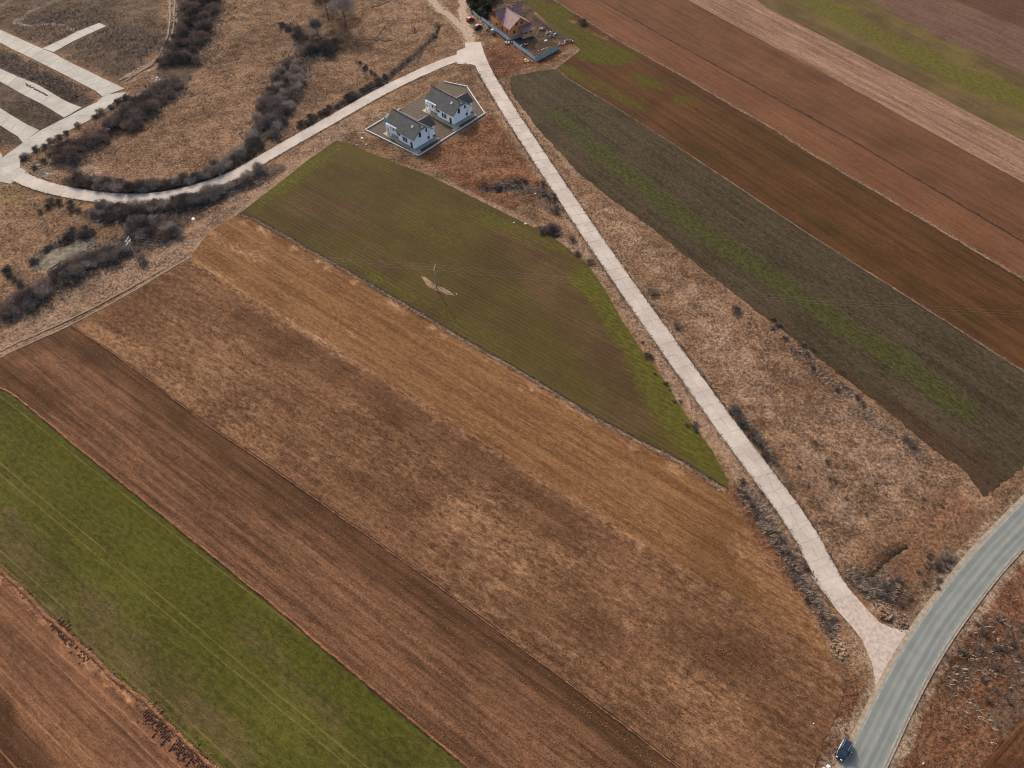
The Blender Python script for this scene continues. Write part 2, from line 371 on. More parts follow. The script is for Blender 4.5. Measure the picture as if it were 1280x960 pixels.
def areapaint(X,Y,polys):
    out=np.zeros(X.shape); nz=fbm(X*.1,Y*.1,3)-.5
    for pts,s,soft in polys:
        P=GG(pts) if not isinstance(pts,np.ndarray) else pts
        d=linedist(X,Y,P,True); d=np.where(inside(X,Y,P),d,-d)+nz*soft*1.5
        out=np.maximum(out,s*ss(-soft,soft,d))
    return out
edgeS=offs(SC,0)
g_straw=np.maximum(paint(X,Y,[([(-20,455),(0,432),(60,402),(110,372),(190,330),(250,292),(300,258),(360,218),(420,168)],6,.9),
  ([(120,350),(160,325)],5,.7),([(130,240),(250,255)],2,.4),
  ([(560,232),(610,255),(680,285),(720,315)],2.2,.9),([(720,300),(790,398),(850,485),(905,565),(960,645)],2.2,.8),([(735,320),(800,420),(870,520)],1.0,1),
  ([(760,270),(830,340),(900,410)],5,.55),([(900,430),(960,500),(1010,560)],7,.55),([(1040,520),(1110,580)],10,.6),([(1000,560),(1050,640)],5,.7),
  ([(470,115),(440,150),(400,178)],2.5,.7),([(150,60),(100,70)],6,.3),([(440,145),(470,165)],5,.8),
  ([(720,62),(700,68),(668,82)],1.2,1),([(655,95),(690,88),(724,64)],.8,.8),([(640,115),(720,220)],1.6,.8)],.2),
  areapaint(X,Y,[([(760,265),(1250,620),(1080,740),(980,590)],.38,4)]))
g_dark=np.maximum(paint(X,Y,[([(90,225),(150,238),(200,238),(260,222),(310,195),(340,165),(352,130),(368,95),(400,62)],4.5,.9),
  ([(380,40),(400,62)],7,.8),([(235,0),(250,30),(235,60),(215,90)],9,.9),([(225,98),(190,125),(160,140),(140,165),(120,172),(85,200)],5.5,.9),
  ([(120,268),(180,272),(240,258),(300,232),(340,212)],5,.85),([(190,290),(215,285)],6,.8),([(0,395),(50,370),(95,340),(160,312)],5.5,.8),([(20,345),(30,355)],3,.6),
  ([(380,170),(440,130),(480,103)],2.2,.9),([(480,103),(520,68),(548,42),(546,30)],1.4,.7),([(605,236),(650,232),(680,240)],3,.8),([(650,245),(700,262)],3,.5),
  ([(676,290),(692,292)],3,.9),([(460,100),(452,85),(445,75)],1,.8),
  ([(930,610),(960,660),(1000,720),(1040,790)],1.5,.8),([(850,430),(905,510)],1.3,.5),([(940,535),(960,560),(990,610)],1.6,.7),([(880,490),(930,540)],1.2,.5),
  ([(1195,690),(1230,640)],2,.4),([(1180,850),(1230,820),(1260,790)],5,.5),([(1260,900),(1290,850)],5,.55),([(1150,940),(1180,960)],4,.3),
  ([(1085,730),(1115,695)],2.5,.5),([(1070,720),(1085,735)],3,.7),([(1110,745),(1130,752)],2.5,.6),([(1170,705),(1185,690)],2,.6),
  ([(595,5),(640,0),(660,8)],6,.9),([(700,60),(718,70)],2,.4),([(740,32),(728,28)],1.6,.8),
  ([(40,95),(60,100)],4,.4),([(25,22),(75,25)],3,.8),([(30,38),(65,45)],4,.6),([(90,60),(120,58)],3,.7),([(135,80),(150,82)],4,.4),([(185,60),(205,35)],4,.4),
  ([(1020,950),(1050,880),(1050,820)],2.5,.45)],.35),
  areapaint(X,Y,[([(-60,30),(120,125),(105,150),(50,185),(-60,180)],.85,3),([(-40,-30),(205,-30),(205,60),(160,105),(60,60),(-40,20)],.65,5),([(380,-20),(550,-20),(550,40),(480,95),(440,60)],.13,6)]))
g_dark=np.maximum(g_dark,areapaint(X,Y,[([(603,25),(640,53),(669,75),(699,61),(713,54),(664,18),(600,-5)],.7,.5)]))
g_bare=paint(X,Y,[([(588,54),(582,30),(580,0),(582,-60)],3.2,.95),([(586,48),(566,25),(545,8),(525,-14)],2.6,.95),([(540,-10),(572,30)],1.2,.9),
  ([(600,45),(606,28)],3,.5),([(1068,940),(1090,880),(1098,866)],1.6,.5),([(1045,960),(1060,915)],4,.45),([(1137,793),(1150,782),(1175,755)],2.2,.95),([(1130,790),(1120,780)],1.8,.6),
  ([(1060,770),(1085,830)],1.8,.5),([(213,-30),(213,38),(206,60),(195,75),(152,99)],1.25,1),([(219,-30),(218,38),(211,62),(198,81),(155,105)],1.25,1),
  (z7([(150,195),(210,225),(300,240),(450,212),(560,220),(620,255),(690,275)]),1.1,.95),(z7([(160,180),(150,200)]),2,.8),
  ([(475,142),(465,158),(480,165)],3.5,.6),([(95,205),(120,215),(60,200)],2.6,.7),([(40,205),(60,218)],2,.6),([(95,318),(60,330),(55,340)],3,.4),
  ([(0,440),(90,402),(170,360),(240,318)],.55,.7),([(0,434),(80,398)],.45,.6),([(240,318),(300,262),(370,205),(425,165)],.5,.5)],.15)
for s_ in (1,-1):
    g_bare=np.maximum(g_bare,paint(X,Y,[(offs(AC,s_*(AW/2+1.2)),1.5,.6)],.3))
    g_straw=np.maximum(g_straw,paint(X,Y,[(offs(SC,s_*(SW/2+1.0))[::4],1.3,.6)],.3))
    g_dark=np.maximum(g_dark,paint(X,Y,[(offs(AC,s_*(AW/2+4.0)),1.0,.35)],.6))
g_bare=np.maximum(g_bare,paint(X,Y,[([(1046,806),(1051,816)],2.0,.8),([(1098,761),(1110,766)],2.2,.6)],.4))
g_green=paint(X,Y,[([(300,262),(350,220)],1,.2),([(12,240),(25,250)],4,.4),([(650,55),(665,60)],3,.3),([(760,225),(770,232)],2,.4)],.4)
g_red=np.maximum(areapaint(X,Y,[([(528,196),(612,145),(690,245),(640,262),(575,232)],.95,2),([(590,60),(625,50),(700,75),(640,92),(620,100)],.75,2)]),
  np.maximum(areapaint(X,Y,[([(1300,600),(1140,860),(1100,1000),(1300,1000)],.8,3),([(640,-5),(720,55),(690,75),(600,40)],.8,1)]),paint(X,Y,[([(1070,760),(1120,700),(1190,640)],8,.5),([(980,560),(1010,620)],6,.35),([(250,150),(330,90)],5,.25)])))
g_red=np.maximum(g_red,paint(X,Y,[([(1050,848),(1058,900),(1035,960)],5,.8),([(915,615),(960,680),(1000,735),(1045,800)],2.5,.7)],.4))
g_grey=np.maximum(paint(X,Y,[(z7([(170,190),(270,105),(530,-5)]),1.5,.9),(z7([(0,45),(110,0)]),1.6,.9),([(55,330),(75,322),(105,308)],4.5,1),([(50,218),(62,214)],2,.9)],.25),areapaint(X,Y,[(house_yard,.8,.5)]))
cols=np.c_[g_straw,g_dark,g_bare,np.ones(len(X))]; cols2=np.c_[g_green,g_red,g_grey,np.ones(len(X))]
nxg,nyg=len(gx),len(gy); idx=np.arange(nxg*nyg).reshape(nyg,nxg)
FQ=np.stack([idx[:-1,:-1],idx[:-1,1:],idx[1:,1:],idx[1:,:-1]],-1).reshape(-1,4)
M_ground=mk_ground()
gm=meshnp('ground',np.c_[X,Y,HG],FQ,M_ground,True)
def setattrib(me,name,c):
    a=me.color_attributes.new(name,'FLOAT_COLOR','POINT'); a.data.foreach_set('color',np.asarray(c,dtype=np.float32).ravel())
setattrib(gm,'paint',cols); setattrib(gm,'paint2',cols2)
tag(link('ground',gm),kind='structure')
# ------------------------------------------------------------------ fields
def rag(P,amp,step=.9,seed=0,closed=True):
    P=np.vstack([P,P[:1]]) if closed else P
    Q=resample_keep(P,step); 
    if closed: Q=Q[:-1]
    nn=normals(Q); s=(fbm(Q[:,0]*.9+seed,Q[:,1]*.9,3,.7)-.5)*2.2+(fbm(Q[:,0]*.13+seed,Q[:,1]*.13,2)-.5)*.8
    return Q+nn*(s*amp)[:,None]
def resample_keep(P,step):
    out=[]
    for a,b in zip(P[:-1],P[1:]):
        n=max(1,int(np.linalg.norm(b-a)/step)); t=np.arange(n)/n; out.append(a+(b-a)*t[:,None])
    out.append(P[-1:]); return np.vstack(out)
def clipfar(P): return P
def field(name,P,mat,z,grid=3.2,amp=.3,strokes=((),(),()),areas=((),(),()),seed=0):
    B=rag(P,amp,1.1,seed)
    lo=B.min(0);hi=B.max(0)
    xs,ys=np.meshgrid(np.arange(lo[0],hi[0],grid),np.arange(lo[1],hi[1],grid)); xs=xs.ravel();ys=ys.ravel()
    k=inside(xs,ys,B); xs,ys=xs[k],ys[k]; k=linedist(xs,ys,B[::2],True)>grid*.5; xs,ys=xs[k],ys[k]
    pts=[Vector(p) for p in B]+[Vector(p) for p in np.c_[xs,ys]]
    n=len(B); vs,_,fs,_,_,_=delaunay_2d_cdt(pts,[(i,(i+1)%n) for i in range(n)],[],1,1e-4)
    V=np.array([(v.x,v.y,z) for v in vs])
    F=np.array([f for f in fs if len(f)==3])
    a=V[F[:,1]]-V[F[:,0]]; b=V[F[:,2]]-V[F[:,0]]; fl=(a[:,0]*b[:,1]-a[:,1]*b[:,0])<0; F[fl]=F[fl][:,::-1]
    d=linedist(V[:,0],V[:,1],B[::2],True)
    V[:,2]+=(.16*(fbm(V[:,0]*.15,V[:,1]*.15,3)-.35))*ss(1.6,6,d)
    me=meshnp(name,V,F,mat,True)
    ch=[]
    for i in range(3):
        c=paint(V[:,0],V[:,1],strokes[i],.3) if len(strokes[i]) else np.zeros(len(V))
        if len(areas[i]): c=np.maximum(c,areapaint(V[:,0],V[:,1],areas[i]))
        ch.append(c)
    setattrib(me,'paint',np.c_[ch[0],ch[1],ch[2],np.ones(len(V))])
    o=link(name,me); tag(o,kind='structure'); return o
def ang(e,i=0,j=-1): d=e[j]-e[i]; return math.atan2(d[1],d[0])
z0=.06
def fld(key,nm,mat,i,**k): return field(nm,FP[key],mat,z0+.004*i,seed=i*7.7,**k)
fld('F1','stubble_field',mk_field('soil_stubble',ang(e12,2,7),C(104,74,58),C(156,112,84),C(186,138,104),C(96,90,40),C(84,58,42),streak=.6,fine=.5,iso=.2,big=.3,tram=9,line_p=1.6,line_a=.07,grain=.25),1,amp=.35,
  strokes=([([(0,716),(60,776),(110,820),(190,893),(268,968)],.8,.8),([(85,795),(105,812)],2,.7),([(185,878),(240,940)],2,.7)],(),[([(-10,900),(40,965)],5,.8),([(20,735),(80,800)],3,.4)]))
fld('F2','green_wheat_field',mk_field('winter_wheat',ang(e12,2,7),C(70,68,32),C(102,100,44),C(144,122,84),C(84,84,32),C(104,88,62),big=.5,streak=.25,fine=.2,iso=.5,tram=14,grain=.16,bump=.12,gscale=.16),2,amp=.3,
  strokes=((),[([(40,530),(110,590),(180,645),(300,750)],5,.7),([(60,620),(150,700),(260,790),(330,860)],5,.45),([(380,820),(440,860),(500,905)],5,.6),([(225,770),(260,800)],4,.7)],
   [([(0,655),(60,705),(120,765),(180,825),(250,892),(300,950)],4,.5),([(120,600),(170,650)],2,.3),([(300,785),(350,835),(420,905)],3,.42),([(330,700),(390,760)],1.5,.35),([(0,722),(110,805),(190,880)],3,.55)]))
fld('F3','ploughed_field',mk_field('ploughed_soil',ang(e34,2,8),C(88,62,46),C(144,105,80),C(164,124,96),C(96,90,40),C(84,60,42),streak=.65,fine=.6,iso=.25,big=.35,line_p=2.1,line_a=.09,grain=.27),3,amp=.22,
  strokes=((),(),[([(40,432),(90,415),(180,480),(280,555),(400,640),(520,720),(700,850),(820,950)],7,.6),([(0,460),(60,500)],5,.5)]))
FP['F4']=FP['F4']
fld('F4','mottled_fallow_field',mk_field('fallow_ground',ang(e34,2,8),C(92,65,47),C(144,106,80),C(176,136,104),C(96,90,40),C(84,58,40),big=.35,streak=.3,fine=.25,iso=.5,blot=(.515,C(176,139,108),.5),grain=.28,speck=.15),4,amp=.4,
  strokes=([([(110,412),(180,452),(260,510),(340,570)],4,.35),([(240,328),(330,385),(420,435),(510,495),(600,552),(700,618),(800,680)],1.5,.5),([(560,640),(700,720)],6,.3),([(860,850),(900,900)],6,.3)],(),
   [([(300,400),(420,460),(520,520),(640,600),(720,650)],6,.4),([(430,600),(560,640)],4,.3),([(640,760),(760,790)],4,.35),([(860,800),(960,840)],6,.35)]))
fld('F5','tan_stubble_field',mk_field('tan_stubble',ang(e56,1,8),C(116,81,54),C(156,116,82),C(184,144,112),C(110,96,40),C(100,68,44),streak=.6,fine=.5,iso=.35,big=.3,blot=(.56,C(190,150,112),.6),grain=.25),5,amp=.4,
  strokes=([([(300,272),(407,330),(495,380),(570,425),(677,488),(800,560),(905,622)],1.1,.8),([(240,326),(320,382),(400,430),(470,474),(560,530),(640,585),(760,658)],1.6,.5),([(265,292),(330,330)],3,.3),([(930,680),(1020,800)],5,.3)],(),[([(880,640),(960,760)],10,.3)]))
fld('F6','green_crop_field',mk_field('sprouting_crop',ang(e56,1,7),C(82,68,44),C(96,84,46),C(146,118,88),C(95,91,40),C(98,76,56),big=.6,streak=.35,fine=.25,iso=.2,line_p=1.35,line_a=.09,grain=.14,gscale=.08,bump=.1),6,amp=.15,
  strokes=([],[([(735,345),(765,390),(800,440),(835,500),(870,555),(900,600)],6.0,.8),([(420,185),(350,235),(320,262)],3.5,.7),([(600,270),(700,310)],4,.5),([(520,285),(560,300)],7,.4),([(330,275),(440,330),(560,395),(640,445)],2.5,.35)],
   [([(640,300),(690,350),(740,430),(790,510)],9,.55),([(380,260),(440,275)],9,.5),([(470,320),(560,370)],6,.3),([(520,385),(640,455),(800,545)],2,.3)]))
fld('F7','dark_weedy_field',mk_field('dark_weedy_soil',ang(e78,1,6),C(64,56,42),C(92,80,64),C(132,116,96),C(76,76,44),C(78,58,46),big=.35,streak=.35,fine=.2,iso=.5,line_p=7,line_a=.05,grain=.3,speck=.15,gscale=.2),7,amp=.7,
  strokes=([],[([(700,145),(760,200),(850,270),(950,340),(1040,400),(1130,455),(1210,515)],5,.85),([(730,140),(760,160)],7,.3)],[([(1060,490),(1170,560),(1240,600)],8,.6),([(820,300),(960,400)],6,.4)]))
fld('F8','olive_brown_field',mk_field('thin_crop_soil',ang(e89,2,8),C(76,53,34),C(108,75,49),C(150,116,90),C(86,82,30),C(76,60,34),big=.35,streak=.5,fine=.4,iso=.2,line_p=5,line_a=.05,grain=.18,gscale=.1),8,amp=.25,
  strokes=([([(716,25),(722,29)],1.6,.8),([(732,36),(755,50)],1.2,.55)],[([(640,-40),(660,0),(700,30),(740,65),(770,70)],10,.75),([(705,85),(730,98),(800,135)],4,.6),([(690,45),(780,70)],6,.5),([(800,100),(820,108)],4,.8),([(850,125),(865,130)],4,.6),([(880,150),(1000,210)],6,.2)],[([(860,180),(1000,260),(1280,440)],4,.4),([(830,100),(1000,200),(1280,365)],6,.4)]))
fld('F9','red_brown_field',mk_field('red_brown_soil',ang(e9a,0,5),C(108,73,53),C(136,95,71),C(168,122,96),C(96,90,40),C(108,72,52),big=.35,streak=.4,fine=.5,iso=.2,line_p=3,line_a=.03,grain=.16),9,amp=.25)
fld('F10','dark_red_brown_field',mk_field('dark_red_brown_soil',ang(e9a,0,5),C(99,69,52),C(126,89,67),C(160,116,92),C(96,90,40),C(100,68,48),big=.5,streak=.5,fine=.4,iso=.2,line_p=6,line_a=.03,grain=.16),10,amp=.3,
   strokes=([],[],[([(980,110),(1280,285)],6,.4)]))
fld('F11','pale_stubble_strip',mk_field('pale_stubble',ang(eab,0,4),C(122,92,76),C(176,142,122),C(190,158,138),C(96,90,40),C(122,94,76),big=.2,streak=.5,fine=.6,iso=.25,line_p=4.5,line_a=.08,grain=.25),11,amp=.35)
fld('F12','olive_green_strip',mk_field('olive_grass',ang(ecd),C(96,80,56),C(122,106,66),C(150,126,90),C(104,98,46),C(98,76,58),big=.7,streak=.3,fine=.3,iso=.2,grain=.14,gscale=.05),12,amp=.3,
   strokes=([],[([(1010,0),(1100,45),(1200,95),(1290,130)],9,.8)],[([(1000,25),(1100,75),(1290,168)],6,.5)]))
fld('F13','purple_brown_field',mk_field('purple_brown_soil',ang(ecd),C(98,74,64),C(130,102,88),C(150,126,100),C(96,90,40),C(94,70,60),big=.3,streak=.4,fine=.4,iso=.3,grain=.2,speck=.15),13,amp=.3)
fld('F14','dark_brown_field',mk_field('dark_brown_soil',ang(ede),C(88,62,50),C(112,82,68),C(150,126,100),C(96,90,40),C(84,60,48),grain=.18),14,amp=.3)
fld('F15','corner_ploughed_field',mk_field('corner_soil',ang(L((1225,960),(1280,895))),C(74,48,32),C(124,86,60),C(150,116,90),C(96,90,40),C(66,44,30),streak=.5,fine=.7,iso=.2,line_p=1.6,line_a=.12,grain=.25),15,amp=.4)
# ridges of turned soil and grass balks between the fields
def ribbon(name,P,wid,h,mat,z=.0,jit=.3,step=.8,seed=0,kind='structure'):
    Q=resample(P,step); nn=normals(Q); s=np.arange(len(Q))
    V=[];prof=(-1,-.5,0,.5,1); ph=(0,.75,1,.7,0)
    W=wid*(.75+jit*2*(fbm(Q[:,0]*.7+seed,Q[:,1]*.7,3,.7)-.3)); Hh=h*(.3+1.3*fbm(Q[:,0]*1.1+seed,Q[:,1]*1.1,2,.7))
    of=(fbm(Q[:,0]*.25+seed,Q[:,1]*.25,3)-.5)*wid*.6
    for a,b in zip(prof,ph): V.append(np.c_[Q+nn*((a*W/2*(1+.5*(nr.rand(len(Q))-.5))+of)[:,None]),z+b*Hh])
    V=np.stack(V,1).reshape(-1,3); n=len(Q); I=np.arange(n*5).reshape(n,5)
    F=np.stack([I[:-1,:-1],I[1:,:-1],I[1:,1:],I[:-1,1:]],-1).reshape(-1,4)[:,::-1]
    me=meshnp(name,V,F,mat,False); z_=np.zeros(len(V)); setattrib(me,'paint',np.c_[z_+.6,z_,z_,z_+1]); setattrib(me,'paint2',np.c_[z_,z_,z_,z_+1])
    return tag(link(name,me),kind=kind)
M_soilridge=mk_field('turned_soil',0,C(90,62,46),C(134,96,74),C(150,106,80),C(96,90,40),C(80,56,40),grain=.3)
ribbon('soil_ridge',extend(e12,30,10),1.1,.32,M_soilridge,.07,seed=1)
ribbon('soil_ridge',e23,.7,.3,M_soilridge,.07,seed=2); ribbon('soil_ridge',e34,.5,.25,M_soilridge,.075,seed=3)
ribbon('soil_ridge',extend(e9a,100,50),.45,.3,M_soilridge,.09,seed=4)
ribbon('grass_balk',extend(e89,150,60),1.4,.12,M_ground,.08,seed=5); ribbon('grass_balk',e56,1.0,.10,M_ground,.07,seed=6)
ribbon('grass_balk',extend(e78,0,60),.5,.12,M_ground,.08,seed=8)
def furrow(P,wid,z,seed):   # dead furrow: dark soil strip along the last plough pass
    return ribbon('furrow',P,wid,.02,plain('furrow_soil',C(58,38,28),.95,.3,1.5),z,seed=seed)
furrow(offs(resample(extend(e9a,100,50),3),-.5),.8,.125,9); furrow(offs(resample(e23,3),-.2),.5,.1,10); furrow(offs(resample(e34,3),.2),.45,.11,11); furrow(offs(resample(e56,3),.9),.5,.1,12)
# unpaved tracks
M_dirt=plain('packed_dirt',C(184,158,138),.95,.28,.9,bump=.04)
def track(name,pts,wd,z,seed,mat=None):
    P=smoothline(GG(pts),2); o=ribbon(name,P,wd,.05,mat or M_dirt,z,jit=.12,seed=seed); return o
track('dirt_road',[(590,57),(584,40),(580,20),(579,0),(580,-40)],5.2,.10,21); track('dirt_road',[(587,50),(578,34),(562,20),(546,8),(528,-12)],4.6,.11,22)
M_rut=plain('rut_soil',C(160,136,118),.95,.25,.9)
for k_ in (0,1): track('wheel_track',[(213+k_*6,-30),(213+k_*5,35),(206+k_*5,58),(194+k_*3,78),(172+k_*2,91),(150+k_*3,101+k_*3)],.8,.42-.1*k_,23+k_,M_rut)
track('farm_track',[(-20,462),(0,446),(45,426),(92,405),(160,368),(205,341),(240,320)],.7,.12,25,M_rut); track('farm_track',[(-20,454),(0,438),(45,418),(90,399),(160,362),(205,335)],.6,.2,26,M_rut)
# ------------------------------------------------------------------ concrete roads made of slabs
def mk_concrete(name,c1,c2):
    n=N(name,.9,.25); v=n.vec(); a=n.noise(v,.12,4,.6); b=n.noise(v,1.2,4,.7); f=n.rng(n.mth('ADD',n.mth('MULTIPLY',a,.6),n.mth('MULTIPLY',b,.4)),.35,.65)
    c=n.mix(f,c1,c2); c=n.gain(c,n.rng(n.orand(),0,1,.94,1.05)); dirt=n.rng(n.noise(v,.35,5,.75),.58,.72)
    c=n.mix(n.mth('MULTIPLY',dirt,.35),c,C(150,122,104))
    cr=n.rng(n.vor(n.vec(),.16,'DISTANCE_TO_EDGE'),.0,.018,1,0); cr=n.mth('MULTIPLY',cr,n.rng(n.noise(v,.05,2),.5,.6)); c=n.mix(n.mth('MULTIPLY',cr,.25),c,C(120,100,88))
    return n.out(c,b,.02)
M_conc=mk_concrete('worn_concrete',C(196,183,176),C(220,209,203)); M_conc2=mk_concrete('estate_concrete',C(176,172,166),C(206,202,196)); M_joint=plain('joint_dirt',C(150,132,118),.95,.2,1)
def slabs(parent,A,B,seg,lanes,mat,zt=.15,zb=.04,gap=.022,seed=0):
    """A,B: both road edges as polylines (same direction)"""
    rr=random.Random(seed); n=max(2,int(round((np.hypot(*np.diff(A,axis=0).T).sum()+np.hypot(*np.diff(B,axis=0).T).sum())/2/seg)))
    def at(P):
        d=np.r_[0,np.cumsum(np.hypot(*np.diff(P,axis=0).T))]; t=np.linspace(0,d[-1],n+1); return np.c_[np.interp(t,d,P[:,0]),np.interp(t,d,P[:,1])]
    a=at(A); b=at(B)
    for i in range(n):
        for k in range(lanes):
            q=[a[i]+(b[i]-a[i])*k/lanes,a[i]+(b[i]-a[i])*(k+1)/lanes,a[i+1]+(b[i+1]-a[i+1])*(k+1)/lanes,a[i+1]+(b[i+1]-a[i+1])*k/lanes]
            q=np.array(q); cen=q.mean(0); q=q+ (cen-q)/np.linalg.norm(cen-q,axis=1)[:,None]*gap*.7
            q+=np.array([[rr.uniform(-.02,.02),rr.uniform(-.02,.02)] for _ in range(4)])
            ar=sum(q[j-1][0]*q[j][1]-q[j][0]*q[j-1][1] for j in range(4))
            if ar<0: q=q[::-1]
            z=zt+rr.uniform(-.015,.015); ins=q+(cen-q)/np.linalg.norm(cen-q,axis=1)[:,None]*.05
            V=[(p[0],p[1],zb) for p in q]+[(p[0],p[1],z-.03) for p in q]+[(p[0],p[1],z) for p in ins]
            F=[(8,9,10,11)]+[(j,(j+1)%4,(j+1)%4+4,j+4) for j in range(4)]+[(j+4,(j+1)%4+4,(j+1)%4+8,j+8) for j in range(4)]
            link('concrete_slab',mesh('concrete_slab',V,F,mat),parent)
def roadbase(name,A,B,mat,z):
    A=np.asarray(A);B=np.asarray(B); n=60
    def at(P): d=np.r_[0,np.cumsum(np.hypot(*np.diff(P,axis=0).T))]; t=np.linspace(0,d[-1],n); return np.c_[np.interp(t,d,P[:,0]),np.interp(t,d,P[:,1])]
    a=at(A);b=at(B); V=[(p[0],p[1],z) for p in a]+[(p[0],p[1],z) for p in b]; F=[(i,i+1,n+i+1,n+i) for i in range(n-1)]
    if (a[1]-a[0])[0]*(b[0]-a[0])[1]-(a[1]-a[0])[1]*(b[0]-a[0])[0]<0: F=[f[::-1] for f in F]
    return tag(link(name,mesh(name,V,F,mat)),kind='structure')
r_=roadbase('concrete_road',offs(SC,SW/2-.1),offs(SC,-SW/2+.1),M_joint,.13); slabs(r_,offs(SC,SW/2),offs(SC,-SW/2),4.8,2,M_conc,.17,.02,seed=1)
r_=roadbase('curved_concrete_road',offs(CC,CW/2-.1),offs(CC,-CW/2+.1),M_joint,.122); slabs(r_,offs(CC,CW/2),offs(CC,-CW/2),5.5,1,M_conc,.16,.02,seed=2)
for i,(k,(a,b)) in enumerate(EP.items()):
    ca=(a.mean(0)+b.mean(0))/2
    r_=roadbase({'B':'estate_main_road','S':'estate_spur_road'}.get(k,'estate_side_road'),a,b,M_joint,.10+.004*i); slabs(r_,a,b,6,1,M_conc2,.15+.004*i,.02,.05,seed=3+i)
M_gravel=plain('pale_gravel',C(206,190,182),.95,.22,1.3,bump=.03)
def flat(name,P,mat,z,t=.0,kind='structure',amp=0):
    P=np.asarray(P)
    ar=sum(P[j-1][0]*P[j][1]-P[j][0]*P[j-1][1] for j in range(len(P)))
    if ar<0: P=P[::-1]
    if amp: P=rag(P,amp,1.0,3)
    m=MB()
    if t: m.prism(P,z-t,z)
    else: m.add([(p[0],p[1],z) for p in P],[tuple(range(len(P)))])
    o=m.build(name,mat); tag(o,kind=kind); return o
flat('road_junction',apron,M_gravel,.155,.12,amp=.15)
pp=EPOLY['P']; flat('estate_junction',pp,M_conc2,.14,.1)
jt=L((573,66),(583,54),(603,54),(612,78),(600,82),(575,86)); flat('junction_slab',L((571,64.5),(582,60),(581,54),(601,53),(608,76),(597,84),(590,81),(575,80.5),(571,80)),M_conc,.205,.12)
# asphalt
def mk_asphalt():
    n=N('worn_asphalt',.75,.35); s=n.t.nodes.new('ShaderNodeSeparateXYZ'); n.l(n.tc.outputs['UV'],s.inputs[0]); v=n.vec()
    u=n.mth('ADD',s.outputs[0],n.mth('MULTIPLY',n.mth('SUBTRACT',n.noise(v,.05,3),.5),.07))
    c=n.mix(n.rng(n.noise(v,.3,4),.35,.65),C(136,142,142),C(148,153,152))
    def bandm(c0,wd): return n.rng(n.mth('ABSOLUTE',n.mth('SUBTRACT',u,c0)),wd*.3,wd,1,0)
    for c0,wd,a in ((.16,.11,.4),(.36,.06,.22),(.62,.08,.5),(.81,.08,.32)): c=n.mix(n.mth('MULTIPLY',bandm(c0,wd),a),c,C(112,120,122))
    for c0,wd,a in ((.27,.06,.25),(.49,.07,.45),(.72,.05,.25),(.95,.05,.5),(.03,.05,.5)): c=n.mix(n.mth('MULTIPLY',bandm(c0,wd),a),c,C(166,165,160))
    c=n.mix(n.mth('MULTIPLY',n.rng(n.noise(v,.8,5,.8),.6,.75),.35),c,C(170,160,146))
    c=n.gain(c,n.rng(n.noise(v,5,2),.3,.7,.93,1.07)); return n.out(c,n.noise(v,14,2),.01)
def strip(name,P,o0,o1,z,mat,zdrop=0,kind='structure',parent=None):
    A=offs(P,o0);B=offs(P,o1); n=len(P); V=np.vstack([np.c_[A,np.full(n,z)],np.c_[B,np.full(n,z)]])
    F=np.stack([np.arange(n-1),np.arange(1,n),np.arange(n+1,2*n),np.arange(n,2*n-1)],-1)
    if o1>o0: pass
    else: F=F[:,::-1]
    if o0>o1: F=F
    me=meshnp(name,V,F,mat); uv=me.uv_layers.new(name='UVMap'); d=np.r_[0,np.cumsum(np.hypot(*np.diff(P,axis=0).T))]
    UV=np.vstack([np.c_[np.zeros(n),d],np.c_[np.ones(n),d]]); li=np.zeros(len(me.loops),dtype=np.int32); me.loops.foreach_get('vertex_index',li)
    uv.data.foreach_set('uv',UV[li].ravel().astype(np.float32)); o=link(name,me,parent); 
    if kind: tag(o,kind=kind)
    return o
M_sh=plain('shoulder_gravel',C(176,160,144),.95,.3,1.2,bump=.03)
strip('road_shoulder',AC,AW/2+.9,-AW/2-.4,.17,M_sh)
ar_=strip('asphalt_road',AC,AW/2,-AW/2,.22,mk_asphalt())
n=N('worn_paint',.7); wn=n.noise(n.vec(),.9,4,.7); M_paint=n.out(n.mix(n.rng(wn,.42,.6),C(160,158,148),C(190,187,177)))
strip('edge_line',AC,AW/2-.22,AW/2-.42,.2265,M_paint,kind=None,parent=ar_); strip('edge_line',AC,-AW/2+.42,-AW/2+.22,.2265,M_paint,kind=None,parent=ar_)
acr=resample(AC,1.0)
for i in range(6,len(acr)-8,12):
    if np.linalg.norm(acr[i]-acr[6])<170: strip('centre_dash',acr[i:i+4],.06,-.06,.2265,M_paint,kind=None,parent=ar_)
